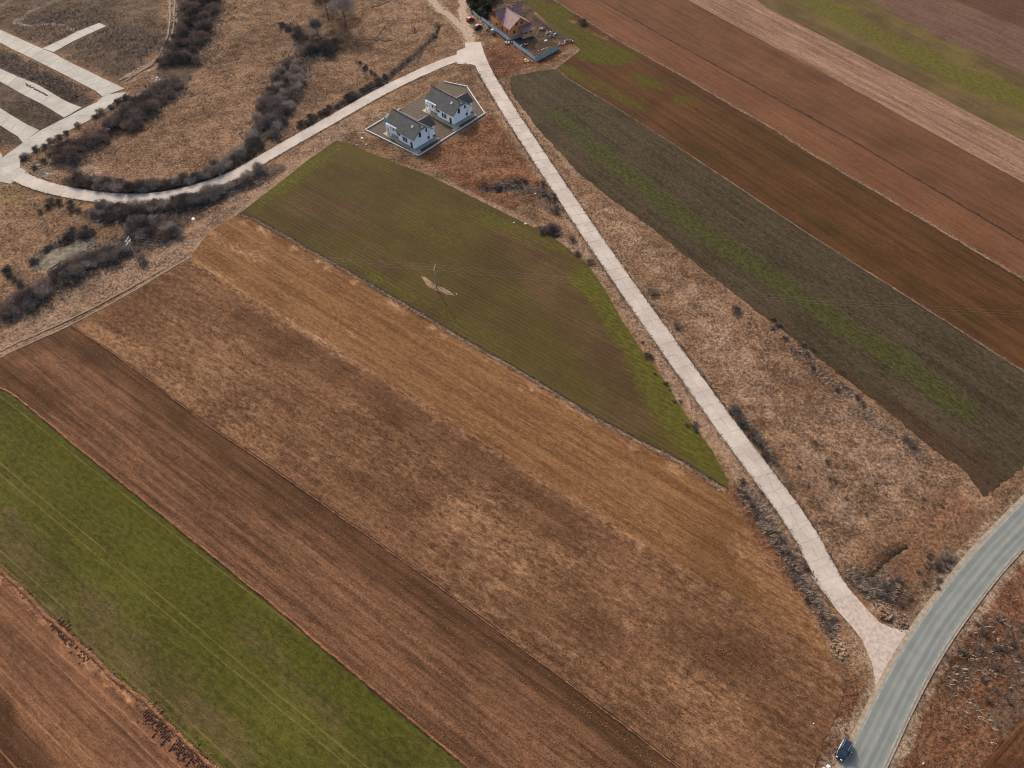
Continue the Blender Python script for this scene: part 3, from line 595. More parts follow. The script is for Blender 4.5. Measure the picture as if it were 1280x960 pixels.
# ------------------------------------------------------------------ leafless shrubs and trees
def mk_twig(name,c1,c2):
    n=N(name,.9,.1); x=n.noise(n.vec(),.9,3,.6); return n.out(n.gain(n.mix(n.rng(x,.3,.7),c1,c2),n.rng(n.orand(),0,1,.7,1.6)))
M_tw=[mk_twig('bare_twigs',(.12,.088,.07,1),(.25,.19,.15,1)),mk_twig('grey_twigs',(.155,.125,.105,1),(.30,.25,.21,1)),mk_twig('reddish_twigs',(.115,.075,.055,1),(.22,.15,.11,1)),mk_twig('dark_twigs',(.095,.072,.058,1),(.195,.15,.122,1))]
M_bark=plain('bark',(.10,.08,.065,1),.95,.3,3)
M_ever=mk_twig('evergreen_needles',(.018,.026,.016,1),(.05,.06,.035,1))
def twigs(rs,R_,H,n,wd,L_,clumps,flat_=.0,base=None):
    """mass of thin tapering twig blades round sub-crowns; returns vertex and triangle arrays"""
    cc=[];
    for _ in range(clumps):
        a=rs.rand()*2*math.pi; q=R_*math.sqrt(rs.rand())*.72; cc.append((q*math.cos(a),q*math.sin(a),H*(.45+.35*rs.rand())*(1-.45*(q/R_)**2),R_*(.22+.25*rs.rand())))
    cc=np.array(cc); pick=cc[rs.randint(0,clumps,n)]
    d=rs.randn(n,3); d/=np.linalg.norm(d,axis=1)[:,None]; rr=rs.rand(n)**.5
    p=pick[:,:3]+d*(pick[:,3]*rr)[:,None]*np.array([1,1,.8]); p[:,2]=np.clip(p[:,2],.05,None)
    dirv=d*.8+np.array([0,0,.55])+rs.randn(n,3)*.35; dirv/=np.linalg.norm(dirv,axis=1)[:,None]
    ln=L_*(.5+rs.rand(n)); side=np.cross(dirv,rs.randn(n,3)); side/=np.linalg.norm(side,axis=1)[:,None]
    w_=wd*(.6+.8*rs.rand(n)); tip=p+dirv*ln[:,None]; tip[:,2]=np.maximum(tip[:,2],.04)
    V=np.stack([p+side*w_[:,None],p-side*w_[:,None],tip],1).reshape(-1,3); return V,np.arange(3*n).reshape(-1,3),cc
def shrub_mesh(seed,R_,H,n,mat,wd=.045,L_=.8,clumps=9,stems=9):
    rs=np.random.RandomState(seed); V,F,cc=twigs(rs,R_,H,n,wd,L_,clumps); m=MB()
    for i in range(min(stems,len(cc))):
        c=cc[i]; b=(c[0]*.25+rs.randn()*.1,c[1]*.25+rs.randn()*.1,-.15); m.tube([b,((b[0]+c[0])/2+rs.randn()*.15,(b[1]+c[1])/2+rs.randn()*.15,c[2]*.55),tuple(c[:3]),(c[0]*1.25,c[1]*1.25,c[2]*1.3)],[.06,.045,.03,.01],3)
    V2=np.array(m.V); F2=[f for f in m.F]; VV=[tuple(v) for v in V]+[tuple(v) for v in V2]; FF=[tuple(f) for f in F]+[tuple(i+len(V) for i in f) for f in F2]
    return mesh('shrub',VV,FF,mat)
SH=[shrub_mesh(10+i,2.9,2.6,1700,M_tw[[0,0,1,3,2,1][i]],.032,.85,12) for i in range(6)]
SM=[shrub_mesh(30+i,1.05,.75,420,M_tw[[0,3,2,3][i]],.022,.45,8,5) for i in range(4)]
placed=0
def shrubs(line,width,count,label,group,kinds=(0,1,2,3),s=(.8,1.3),small=False,name='leafless_shrub',seed=0):
    """individual shrubs along a traced band; width in metres, jittered, kept off the roads"""
    rr=random.Random(seed*13+5); P=resample(GG(line),.5) if len(line)>1 else np.vstack([GG(line)]*2); nn=normals(P) if len(line)>1 else np.array([[1,0],[1,0]]); t=0; k=0
    pts=[];wh=[]
    while k<count and t<count*30:
        t+=1; i=rr.randrange(len(P)); q=P[i]+nn[i]*rr.uniform(-.5,.5)*width+np.array([rr.uniform(-.5,.5),rr.uniform(-.5,.5)])
        mind=(1.0 if small else 2.6)
        if t<count*12 and any((q[0]-a)**2+(q[1]-b)**2<mind*mind for a,b in pts): continue
        qa=np.array([q[0]]),np.array([q[1]])
        if min(linedist(*qa,SC[::6])[0]-SW/2,linedist(*qa,CC[::6])[0]-CW/2,linedist(*qa,AC[::3])[0]-AW/2)<(.6 if small or s[1]<.8 else 1.4): continue
        if any(inside(*qa,p)[0] for p in EPOLY.values()): continue
        pts.append((q[0],q[1])); k+=1; wh.append(i/len(P))
    for (x,y),ww in zip(pts,wh):
        me=(SM if small else SH)[rr.choice(kinds)]; o=link(name,me,None,(x,y,hz(x,y)-.05),rr.uniform(0,6.28)); f=rr.uniform(*s); o.scale=(f,f*rr.uniform(.85,1.15),f*rr.uniform(.8,1.15))
        if small or count<8: tag(o,label,'shrub',group); continue
        kd=SH.index(me); tint={0:'dark brown',1:'brown',2:'pale grey',3:'blackish',4:'reddish',5:'grey'}[kd]; up=P[0][1]>P[-1][1]
        sz_='large' if f>s[0]+(s[1]-s[0])*.6 else ('small' if f<s[0]+(s[1]-s[0])*.3 else 'middling')
        k5=min(4,int(ww*5)); pl=('at the start' ,'near the start','in the middle','near the end','at the end')[k5]
        e0,e1=GP[group]; pl={0:'at the '+e0+' end of',1:'towards the '+e0+' end of',2:'midway along',3:'towards the '+e1+' end of',4:'at the '+e1+' end of'}[k5]
        tag(o,f"{sz_} {tint} shrub {pl} the {group.split(' of the ')[-1] if ' of the ' in group else group.replace('shrubs ','belt ').replace('bushes ','row ')}"[:110],'shrub',group)
GP={'shrubs of the upper thicket':('top','bottom'),'shrubs of the thicket beside the estate road':('upper','lower'),'shrubs of the round clump':('upper','lower'),'bushes on the estate road edge':('lower','upper'),
 'shrubs inside the curved road':('left','right'),'shrubs of the gully thicket':('lower','upper'),'shrubs at the gully head':('left','right'),'shrubs above the gully head':('upper','lower'),'bushes on the bank above the curved road':('left','right'),
 'shrubs of the hedge below the curved road':('left','right'),'shrubs beside the first utility pole':('left','right'),'shrubs of the lower scrub strip':('left','right')}
Zt=lambda p:Z(0,0,4,p)
shrubs(Zt([(1010,-30),(1010,80),(960,180),(900,320)]),15,44,'large dark leafless shrub in the thicket above the brown hillside, right of the wheel track','shrubs of the upper thicket',(0,3,3,0,4),seed=1)
shrubs(Zt([(890,420),(780,480),(680,560),(610,640)]),9,30,'dark leafless shrub in the thicket between estate road end and brown hillside','shrubs of the thicket beside the estate road',(0,3,0,4),seed=2)
shrubs(Zt([(520,690),(440,720)]),5,7,'leafless shrub in the small clump between the two thickets below the estate road','shrubs of the small clump',(4,0),seed=3)
shrubs(Zt([(350,740),(340,820)]),7,9,'dark reddish leafless shrub in the round clump near the road bend','shrubs of the round clump',(4,3,0),seed=4)
shrubs(Zt([(100,800),(160,762),(230,725),(300,680),(365,640),(440,590),(480,580),(590,515),(650,490)]),2,14,'small grey bush on the lower edge of the estate road','bushes on the estate road edge',(2,1,3),(.45,.75),seed=5)
shrubs(Zt([(160,840),(230,790),(300,800)]),3,4,'small grey bush among the rubble at the road bend','bushes among the rubble',(2,1),(.4,.6),seed=6)
shrubs([(95,226),(130,234),(170,237),(210,236),(250,224),(290,203),(325,178)],4.5,44,'grey brown leafless shrub in the belt along the inside of the curved road','shrubs inside the curved road',(0,2,5,3),(.65,1.0),seed=7)
shrubs([(325,176),(340,150),(350,125),(362,100),(372,85)],11,40,'grey brown leafless shrub in the wide gully thicket above the curved road','shrubs of the gully thicket',(2,5,0,3),(.8,1.2),seed=8)
shrubs([(378,64),(400,60),(418,64)],7,14,'very dark leafless shrub in the round head of the gully thicket','shrubs at the gully head',(3,3,0),(.9,1.3),seed=9)
shrubs([(355,32),(372,42),(380,55)],5,8,'low dark shrub in the scrub running up from the gully head','shrubs above the gully head',(3,0),(.6,.9),seed=10)
shrubs([(372,160),(400,144),(430,128),(460,110),(486,96)],1.6,15,'low dark bush on the bank above the curved road','bushes on the bank above the curved road',(0,3,3),(.4,.75),seed=11)
shrubs([(490,92),(520,70),(546,45),(550,34)],1,12,'tiny dark bush in the narrow ditch running to the junction','bushes in the narrow ditch',(1,3),(.7,1.2),True,seed=12)
shrubs([(450,78),(458,87),(472,96)],.8,5,'tiny dark bush in the short row on the brown slope','bushes of the short row on the slope',(1,3),(1,1.4),True,seed=13)
shrubs([(122,266),(150,268),(185,264),(220,256),(255,246),(290,232),(322,212)],6,50,'dark leafless shrub in the hedge below the curved road','shrubs of the hedge below the curved road',(0,3,2,5),(.7,1.1),seed=14)
shrubs([(165,285),(200,290),(215,298)],7,14,'brown grey shrub in the thick part of the hedge beside the utility pole','shrubs beside the first utility pole',(2,0,4),(.8,1.1),seed=15)
shrubs([(5,392),(40,375),(75,350),(105,335),(140,318),(160,305)],5,44,'dark leafless shrub in the scrub strip between grey slab and pale verge','shrubs of the lower scrub strip',(0,3,2),(.6,1.0),seed=16)
shrubs([(84,300),(102,290),(110,296)],3,6,'dark bush at the upper right rim of the grey slab','bushes at the slab rim',(0,3),(.5,.8),seed=17)
shrubs([(40,330),(60,314),(85,300)],1.5,6,'tiny bush at the upper rim of the grey slab','tiny bushes at the slab rim',(1,3),(1,1.5),True,seed=18)
shrubs([(10,338),(14,350),(30,354)],2,6,'small dark bush left of the grey slab','bushes left of the slab',(0,3),(.35,.55),seed=19)
shrubs([(180,325)],.6,1,'round dark bush at the foot of the first utility pole','bush at the first pole',(0,),(.75,.8),seed=20)
shrubs([(56,266),(70,252),(88,260),(96,266)],2.5,7,'small dark bush below the road bend','bushes below the road bend',(0,3),(.4,.7),seed=21)
for p,s_,lb in (((686,288),.95,'sprawling dark bush at the tip of the green crop field, left of the road'),((693,287),.8,'dark bush beside the sprawling one at the tip of the green crop field'),((678,291),.6,'low dark bush left of the sprawling one at the tip of the green crop field'),((715,300),.6,'dark bush left of the straight concrete road, above two round ones'),
  ((722,318),.55,'upper of two round dark bushes left of the straight concrete road'),((738,328),.6,'lower of two round dark bushes left of the straight concrete road'),((815,366),.75,'black round bush right of the straight concrete road, upper one'),((846,407),.6,'dark round bush right of the straight concrete road, lower one'),
  ((919,389),.7,'dark bush at the edge of the dark weedy field'),((728,30),1.0,'dark bush by the pale soil patch in the olive field'),((694,266),.6,'bush between the red brown plot and the concrete road'),((1180,695),.7,'dark bush beside the asphalt road bend'),((1172,706),.55,'smaller dark bush beside the asphalt road bend'),
  ((1138,556),.6,'dark bush at the lower edge of the dark weedy field'),((1130,548),.5,'smaller dark bush at the lower edge of the dark weedy field'),((205,168),.6,'lone grey bush')):
    if lb=='lone grey bush': continue
    x,y=G(p); o=link('leafless_shrub',SH[rnd.choice((0,3,3))],None,(x,y,hz(x,y)),rnd.uniform(0,6)); o.scale=(s_*.9,s_*.9,s_*.7); tag(o,lb,'shrub')
shrubs([(606,236),(625,240),(650,232),(668,226),(684,240),(700,262)],3,16,'tiny dark bush in the rough hollow below the white houses','bushes of the rough hollow',(0,1,3),(.8,1.4),True,seed=22)
shrubs([(925,605),(950,640),(975,680),(1005,725),(1035,775),(1045,800)],3.4,20,'tiny dark bush on the left verge near the road junction','tiny bushes on the left verge',(1,3,0),(.6,1.2),True,seed=23)
shrubs([(800,430),(830,480),(870,540),(905,590)],2,14,'tiny dark bush on the verge beside the green crop field','tiny bushes beside the green field',(1,3,2),(.5,1.0),True,seed=24)
shrubs([(915,510),(935,540),(955,565),(962,580)],1.8,18,'tiny grey bush in the dense row right of the concrete road','bushes in the row right of the road',(1,3,0),(.8,1.4),True,seed=25)
shrubs([(960,400),(1000,430),(1040,480),(1080,500)],4,14,'tiny bush at the edge between pale rough grass and dark field','tiny bushes at the dark field edge',(1,3,0),(.6,1.1),True,seed=26)
shrubs([(1065,735),(1085,725),(1110,745),(1150,730),(1180,700)],6,20,'tiny dark bush in the rough triangle above the junction','tiny bushes above the junction',(1,3,0),(.6,1.3),True,seed=27)
shrubs([(1150,830),(1200,800),(1250,760),(1275,820),(1240,880)],12,20,'tiny dark bush on the rough slope right of the asphalt road','tiny bushes right of the asphalt road',(1,3,2,0),(.6,1.2),True,seed=28)
shrubs([(1000,560),(1050,600),(1120,640),(1150,600)],22,14,'tiny bush scattered in the pale rough grass','tiny bushes in the rough grass',(2,0),(.4,.8),True,seed=29)
# past about 300 shrubs the smallest are joined into one mass
def join_small():
    L_=[o for o in col.objects if o.name.startswith('leafless_shrub')]
    L_.sort(key=lambda o:-max(v for v in o.dimensions)*1.0/math.hypot(o.location.x,o.location.y,CAM_H))
    V=[];F=[];base=0;MI=[];mats=[]
    for o in L_[292:]:
        me=o.data; v=np.zeros(len(me.vertices)*3,dtype=np.float32); me.vertices.foreach_get('co',v); v=v.reshape(-1,3)
        c,s_=math.cos(o.rotation_euler.z),math.sin(o.rotation_euler.z); v=v*np.array(o.scale); v=np.c_[v[:,0]*c-v[:,1]*s_,v[:,0]*s_+v[:,1]*c,v[:,2]]+np.array(o.location)
        fs=[tuple(i+base for i in p.vertices) for p in me.polygons if len(p.vertices)==3 or len(p.vertices)==4]
        V.append(v); F+=fs; base+=len(v); m_=me.materials[0]; 
        if m_ not in mats: mats.append(m_)
        MI+=[mats.index(m_)]*len(fs)
    for o in L_[292:]: bpy.data.objects.remove(o)
    me=mesh('low_scrub',np.vstack(V),F)
    for m_ in mats: me.materials.append(m_)
    me.polygons.foreach_set('material_index',MI); tag(link('low_scrub',me),'low dark scrub and tiny bushes on verges and rough ground',None,None,'stuff')
bpy.context.view_layer.update(); join_small()
# trees
def bare_tree(p,h,label,lean=(0,0),grp=None,R_=2.6,mats=1):
    x,y=G(p); r=empty('bare_tree',(x,y,hz(x,y))); tag(r,label,'tree',grp); rs=np.random.RandomState(int(x*10)%999); m=MB()
    top_=(lean[0],lean[1],h*.9); m.tube([(0,0,-.3),(.1,.05,h*.25),(lean[0]*.5,lean[1]*.5,h*.55),top_],[.26,.2,.12,.04],7)
    for i in range(9):
        z=h*(.3+.06*i); a=i*2.4; q=R_*(.9-.05*i); m.tube([(lean[0]*z/h,lean[1]*z/h,z),(q*.5*math.cos(a),q*.5*math.sin(a),z+h*.1),(q*math.cos(a)*.9,q*math.sin(a)*.9,z+h*.22)],[.09,.05,.015],5)
    m.build('trunk',M_bark,r,True); V,F,_=twigs(rs,R_*1.1,h,9000,.03,1.3,34); V[:,2]=V[:,2]*.85+h*.2
    link('crown',meshnp('crown',V,F,M_tw[mats]),r)
bare_tree((433,36),15,'tall bare grey tree on the slope at the top edge, lowest trunk',R_=6); bare_tree((411,27),14,'bare grey tree on the slope at the top edge, left of the tallest',R_=5.6); bare_tree((397,44),7,'small thin bare tree nearest the gully head'); bare_tree((425,12),14,'bare grey tree behind the tall one at the top edge',R_=6); bare_tree((402,6),13,'bare tree at the top edge left of the others',R_=5.5)
def evergreen(p,h,R_,label):
    x,y=G(p); r=empty('evergreen_bush',(x,y,hz(x,y))); tag(r,label,'bush'); rs=np.random.RandomState(int(abs(x)*10)%999); m=MB(); m.tube([(0,0,-.2),(0,0,h*.6)],[.16,.03],6); m.build('trunk',M_bark,r)
    n=2600; t=rs.rand(n)**.7; z=h*(.06+.9*np.sqrt(np.clip(1-t*t,0,1))*(.6+.4*rs.rand(n))); a=rs.rand(n)*6.283; q=R_*t*(1+.18*np.sin(a*3+h*5)+.1*np.sin(a*7)); p0=np.c_[q*np.cos(a),q*np.sin(a),z]
    d=np.c_[np.cos(a),np.sin(a),-.3+0*a]+rs.randn(n,3)*.3; s=rs.randn(n,3)*.09; V=np.stack([p0+s,p0-s,p0+d*.4],1).reshape(-1,3); link('crown',meshnp('crown',V,np.arange(3*n).reshape(-1,3),M_ever),r)
for p,h,q,lb in (((595,14),3.2,2.2,'dark evergreen bush nearest the front gate'),((601,18),2.6,1.9,'dark evergreen bush behind the bright red car'),((606,22),2.4,1.6,'low dark evergreen bush at the wooden house corner'),((590,6),3.8,2.4,'dark evergreen bush at the end of the pale fence'),((609,13),3.0,1.8,'dark evergreen bush against the wooden house wall'),((600,3),4,2.6,'tall dark evergreen bush at the top edge left of the house'),((611,4),4,2.4,'tall dark evergreen bush touching the far gable of the wooden house'),((619,-2),4.5,2.6,'dark evergreen bush behind the wooden house')):
    evergreen(p,h,q,lb)
# ------------------------------------------------------------------ dry grass tufts as real geometry (uncountable)
def tuft_mass(name,pts,hs,c1,c2,blades=4,lab=None):
    n=len(pts); P=np.repeat(pts,blades,0); hh=np.repeat(hs,blades); a=nr.rand(len(P))*6.283; r0=hh*.5*nr.rand(len(P)); b=P+np.c_[np.cos(a)*r0,np.sin(a)*r0,np.zeros(len(P))]
    lean=np.c_[np.cos(a),np.sin(a),np.zeros(len(P))]*(hh*(.5+.6*nr.rand(len(P))))[:,None]+np.c_[np.zeros((len(P),2)),hh*(.5+.5*nr.rand(len(P)))]
    s=np.c_[-np.sin(a),np.cos(a),0*a]*(np.minimum(hh*.28,.09))[:,None]; V=np.stack([b+s,b-s,b+lean],1).reshape(-1,3)
    me=meshnp(name,V,np.arange(len(V)).reshape(-1,3),mk_twig(name,c1,c2)); tag(link(name,me),lab,None,None,'stuff')
def hzv(x,y):
    i=np.clip(np.searchsorted(gx,x)-1,0,len(gx)-2); j=np.clip(np.searchsorted(gy,y)-1,0,len(gy)-2); u=(x-gx[i])/(gx[i+1]-gx[i]); v=(y-gy[j])/(gy[j+1]-gy[j])
    return (HGg[j,i]*(1-u)+HGg[j,i+1]*u)*(1-v)+(HGg[j+1,i]*(1-u)+HGg[j+1,i+1]*u)*v
cx=nr.uniform(-240,240,900000); cy=nr.uniform(15,380,900000)
vis=(np.abs(cx)<(cy*math.cos(PITCH)+CAM_H*math.sin(PITCH))*.76+6); cx,cy=cx[vis],cy[vis]
den=fbm(cx*.22,cy*.22,4,.6); fmv=flatmask(cx,cy)
k=(fmv>.02)&(nr.rand(len(cx))<np.clip((den-.38)*3.0,0.04,.8)); tx,ty=cx[k],cy[k]
hs=.16+.22*nr.rand(len(tx)); tp=np.c_[tx,ty,hzv(tx,ty)-.03]; isd=nr.rand(len(tx))
k1=isd<.62; tuft_mass('dry_grass',tp[k1],hs[k1],(.085,.052,.033,1),(.19,.13,.088,1),3,'short dry straw coloured grass on the rough ground')
k2=~k1; tuft_mass('dead_weeds',tp[k2],hs[k2]*.95,(.035,.023,.016,1),(.08,.053,.036,1),3,'low dark brown dead weeds on the rough ground')
def along(P,wd,n):
    Q=resample(P,.5); i=nr.randint(0,len(Q),n); nn=normals(Q); q=Q[i]+nn[i]*((nr.rand(n)-.5)*wd)[:,None]; return np.c_[q,np.full(n,.12)]
bl=np.vstack([along(extend(e89,60,30),1.8,2600),along(e56,1.4,1800),along(e78,.7,600),along(e12,1.2,500)])
tuft_mass('balk_grass',bl,.16+.2*nr.rand(len(bl)),(.12,.08,.055,1),(.24,.17,.125,1),3,'pale dry grass on the narrow strips between fields')
bl=np.vstack([along(e89,2.4,900),along(e56,2.2,1100),along(offs(SC[25:],SW/2+.6),1.0,1500),along(offs(SC[25:],-SW/2-.6),1.0,1500),np.r_[along(offs(SC[25:],SW/2-.05),.7,900),along(offs(SC[25:],-SW/2+.05),.7,900),along(offs(CC[25:],CW/2),.8,550),along(offs(CC[25:],-CW/2),.8,550)]+np.array([0,0,.06]),along(offs(CC[25:],CW/2+.5),1.0,900),along(offs(CC[25:],-CW/2-.5),1.0,900)])
tuft_mass('verge_weeds',bl,.12+.2*nr.rand(len(bl)),(.045,.03,.021,1),(.10,.068,.046,1),3,'dark dead weeds along road and field edges')
def bands(lst):
    out=[]
    for ln,wd,cnt in lst:
        Q=resample(GG(ln),.5); i=nr.randint(0,len(Q),cnt); q=Q[i]+normals(Q)[i]*(nr.randn(cnt)*wd*.36)[:,None]
        ok=(flatmask(q[:,0],q[:,1])>.05); q=q[ok]; out.append(np.c_[q,hzv(q[:,0],q[:,1])-.03])
    return np.vstack(out)
ug=bands([(Zt([(1010,-30),(1010,80),(960,180),(900,320)]),19,2600),(Zt([(890,420),(780,480),(680,560),(610,640)]),13,2000),(Zt([(520,690),(440,720),(350,780)]),10,1100),(Zt([(100,800),(230,725),(365,640),(480,580),(650,490)]),3,600),
 ([(95,226),(130,234),(170,237),(210,236),(250,224),(290,203),(325,178)],6,2600),([(325,176),(340,150),(350,125),(362,100),(376,80),(378,62),(418,62)],15,2400),([(355,32),(372,42),(380,55)],6,500),([(372,160),(400,144),(430,128),(460,110),(486,96),(520,70),(546,45)],2.6,1100),
 ([(122,266),(150,268),(185,264),(220,256),(255,246),(290,232),(322,212)],9,3200),([(165,285),(200,290),(215,298)],10,900),([(5,392),(40,375),(75,350),(105,335),(140,318),(160,305)],8,2600),([(40,330),(60,314),(100,292)],3,400),
 ([(606,236),(650,232),(684,240),(700,262)],6,450),([(676,290),(700,288)],4,250),([(925,605),(950,640),(975,680),(1005,725),(1040,795)],4.0,650),([(915,510),(935,540),(965,585)],2.5,500),([(1065,735),(1085,725),(1115,745)],6,350),([(0,70),(60,100),(100,120)],12,900),([(30,100),(90,140)],10,600),([(60,20),(150,60),(190,60)],25,1600),
 ([(1150,840),(1200,810),(1250,770)],22,260),([(960,400),(1040,480),(1110,540),(1160,575)],4,350)])
tuft_mass('undergrowth',ug,.45+.7*nr.rand(len(ug)),(.095,.07,.052,1),(.20,.15,.115,1),5,'dark leafless undergrowth filling the thickets and hedges')
def crumbs(name,key,n,sz,c1,c2,ang_,row,lab,dens=None):
    """loose soil crumbs / stubble tufts lying on a field, denser along its rows"""
    P=FP[key]; lo=P.min(0); hi=P.max(0); lo=np.maximum(lo,[-240,15]); hi=np.minimum(hi,[240,372]); x=nr.uniform(lo[0],hi[0],n*6); y=nr.uniform(lo[1],hi[1],n*6)
    k=(np.abs(x)<(y*math.cos(PITCH)+CAM_H*math.sin(PITCH))*.74)&inside(x,y,P); k&=linedist(x,y,P[::2],True)>.5; x,y=x[k],y[k]
    t=-x*math.sin(ang_)+y*math.cos(ang_); u=x*math.cos(ang_)+y*math.sin(ang_); pr=.35+.65*(np.sin(t*2*math.pi/row+2*fbm(u*.02,t*.05,2))>0)
    pr*=np.clip((fbm(u*.05+3,t*.6,3)-.3)*3.2,.1,1)
    if dens: pr*=np.clip((fbm(u*.12+dens,t*.25,4,.65)-.43)*7,.03,1)
    k=nr.rand(len(x))<pr; x,y=x[k][:n],y[k][:n]; m_=len(x); h=sz*(.5+nr.rand(m_)); a=nr.rand(m_)*6.283
    z=.075+.16*(fbm(x*.15,y*.15,3)-.35)*ss(1.6,6,linedist(x,y,P[::2],True)); q=[]
    for j in range(3): q.append(np.c_[x+np.cos(a+j*2.1)*h*(.6+.6*nr.rand(m_)),y+np.sin(a+j*2.1)*h*(.6+.6*nr.rand(m_)),z-.02])
    q.append(np.c_[x,y,z+h*.8]); V=np.stack(q,1).reshape(-1,3); b=np.arange(m_)[:,None]*4; F=np.concatenate([b+np.array([[0,1,3]]),b+np.array([[1,2,3]]),b+np.array([[2,0,3]])],0)
    tag(link(name,meshnp(name,V,F,mk_twig(name,c1,c2))),lab,None,None,'stuff')
g_=lambda r,g,b:C(r,g,b)
crumbs('soil_crumbs','F3',26000,.15,g_(90,60,44),g_(150,108,80),ang(e34,2,8),2.1,'loose crumbs of ploughed brown soil in rows')
crumbs('soil_crumbs','F1',9000,.13,g_(110,76,56),g_(176,128,96),ang(e12,2,7),1.6,'loose reddish crumbs and straw on the lower left stubble')
crumbs('soil_crumbs','F15',1500,.15,g_(80,52,36),g_(130,90,64),ang(L((1225,960),(1280,895))),1.6,'loose soil crumbs in the dark corner field')
crumbs('stubble_tufts','F4',26000,.15,g_(150,108,78),g_(196,158,124),ang(e34,2,8),3.0,'short pale stubble tufts in patches on the mottled field',5.0)
crumbs('weed_tufts','F4',14000,.15,g_(80,54,38),g_(120,84,60),ang(e34,2,8),3.0,'dark weed tufts in patches on the mottled field',11.0)
crumbs('stubble_tufts','F5',20000,.14,g_(120,82,54),g_(190,148,108),ang(e56,1,8),1.8,'short straw stubble in rows on the tan field')
crumbs('weed_tufts','F7',22000,.15,g_(64,56,44),g_(120,112,84),ang(e78,1,6),2.2,'small grey green weeds on the dark weedy field')
crumbs('stubble_tufts','F11',12000,.17,g_(130,98,80),g_(192,158,136),ang(eab,0,4),2.2,'pale stubble in rows on the far strip')
crumbs('soil_crumbs','F9',9000,.14,g_(96,62,44),g_(146,102,74),ang(e9a,0,5),2.5,'loose crumbs on the red brown field')
crumbs('wheat_tufts','F2',16000,.13,g_(66,68,24),g_(112,112,44),ang(e12,2,7),1.3,'young wheat plants in drilled rows')
# clods of turned earth
def clods(name,line,wd,n,r,mat,lab):
    P=resample(GG(line),.5); nn=normals(P); m=MB()
    for _ in range(n):
        i=rnd.randrange(len(P)); q=P[i]+nn[i]*rnd.gauss(0,wd/2); m.lump((q[0],q[1],.1+max(0,hz(q[0],q[1]))),rnd.uniform(*r),sq=.8)
    tag(m.build(name,mat),lab,None,None,'stuff')
M_clod=plain('dark_clods',C(92,60,44),.95,.3,2); M_clod2=plain('earth_clods',C(132,90,66),.95,.3,2)
clods('soil_clods',[(70,778),(84,795),(97,808)],1.5,170,(.12,.32),M_clod,'dark clods of turned earth on the upper ridge between field strips'); clods('soil_clods',[(102,815),(112,822)],1.6,25,(.15,.3),M_clod,'few dark clods below the upper clod heap')
clods('soil_clods',[(184,888),(198,905),(214,922)],1.7,200,(.12,.34),M_clod,'dark clods of turned earth halfway down the ridge'); clods('soil_clods',[(218,930),(240,944),(262,962)],1.5,190,(.12,.32),M_clod,'dark clods of turned earth at the bottom end of the ridge')
clods('soil_clods',[(0,712),(60,772),(100,806),(190,885),(268,960)],1.0,420,(.08,.22),M_clod2,'small reddish clods along the ridge between field strips')
clods('soil_clods',[(546,357),(551,363)],1.4,30,(.15,.3),M_clod,'dark clods at the foot of the second utility pole')
def mound(name,P,h,mat,lab,cat):
    P=rag(GG(P),.15,.6,4); c=P.mean(0); V=[];F=[];n=len(P); rings=(1,.8,.5,.2)
    for j,s in enumerate(rings):
        q=c+(P-c)*s; V+=[(x,y,(.05,.5,.9,1.05)[j]*h*(.6+.8*_T[i*7%256,j*31])+.08-(.06 if j==0 else 0)) for i,(x,y) in enumerate(q)]
    V.append((c[0],c[1],h+.08)); F=[(j*n+i,j*n+(i+1)%n,(j+1)*n+(i+1)%n,(j+1)*n+i) for j in range(3) for i in range(n)]+[(3*n+i,3*n+(i+1)%n,4*n) for i in range(n)]
    ar=sum(P[j-1][0]*P[j][1]-P[j][0]*P[j-1][1] for j in range(n)); F=[f[::-1] for f in F] if ar<0 else F
    return tag(link(name,mesh(name,V,F,mat,True)),lab,cat)
M_pale=plain('pale_dry_soil',C(168,136,112),.95,.3,1.6,bump=.05)
mound('earth_mound',[(525,345),(530,346),(540,353),(547,358),(556,361),(568,368),(570,371),(560,370),(548,365),(536,360)],.35,M_pale,'pale unploughed earth patch round the second utility pole in the green field','mound')
def heap(p,r,n,mat,lab):
    x,y=G(p); m=MB()
    for _ in range(n):
        t=rnd.uniform(0,6.28); q=r*math.sqrt(rnd.random()); m.lump((q*math.cos(t),q*math.sin(t)*1.3,.35*max(0,1-q/r)),rnd.uniform(.1,.38),sq=.7)
    tag(m.build('earth_heap',mat,None,False,(x,y,max(0,hz(x,y))-.05)),lab,None,None,'stuff')
heap((1048,811),1.7,60,M_pale,'pale earth heap on the verge left of the road junction'); heap((1104,763),1.8,60,plain('reddish_earth',C(165,128,104),.95,.3,1.6),'pale reddish earth heap above the road junction'); heap((1128,781),1.6,50,plain('grey_soil',C(120,98,84),.95,.3,1.6),'grey brown earth heap in the corner between gravel junction and asphalt road')
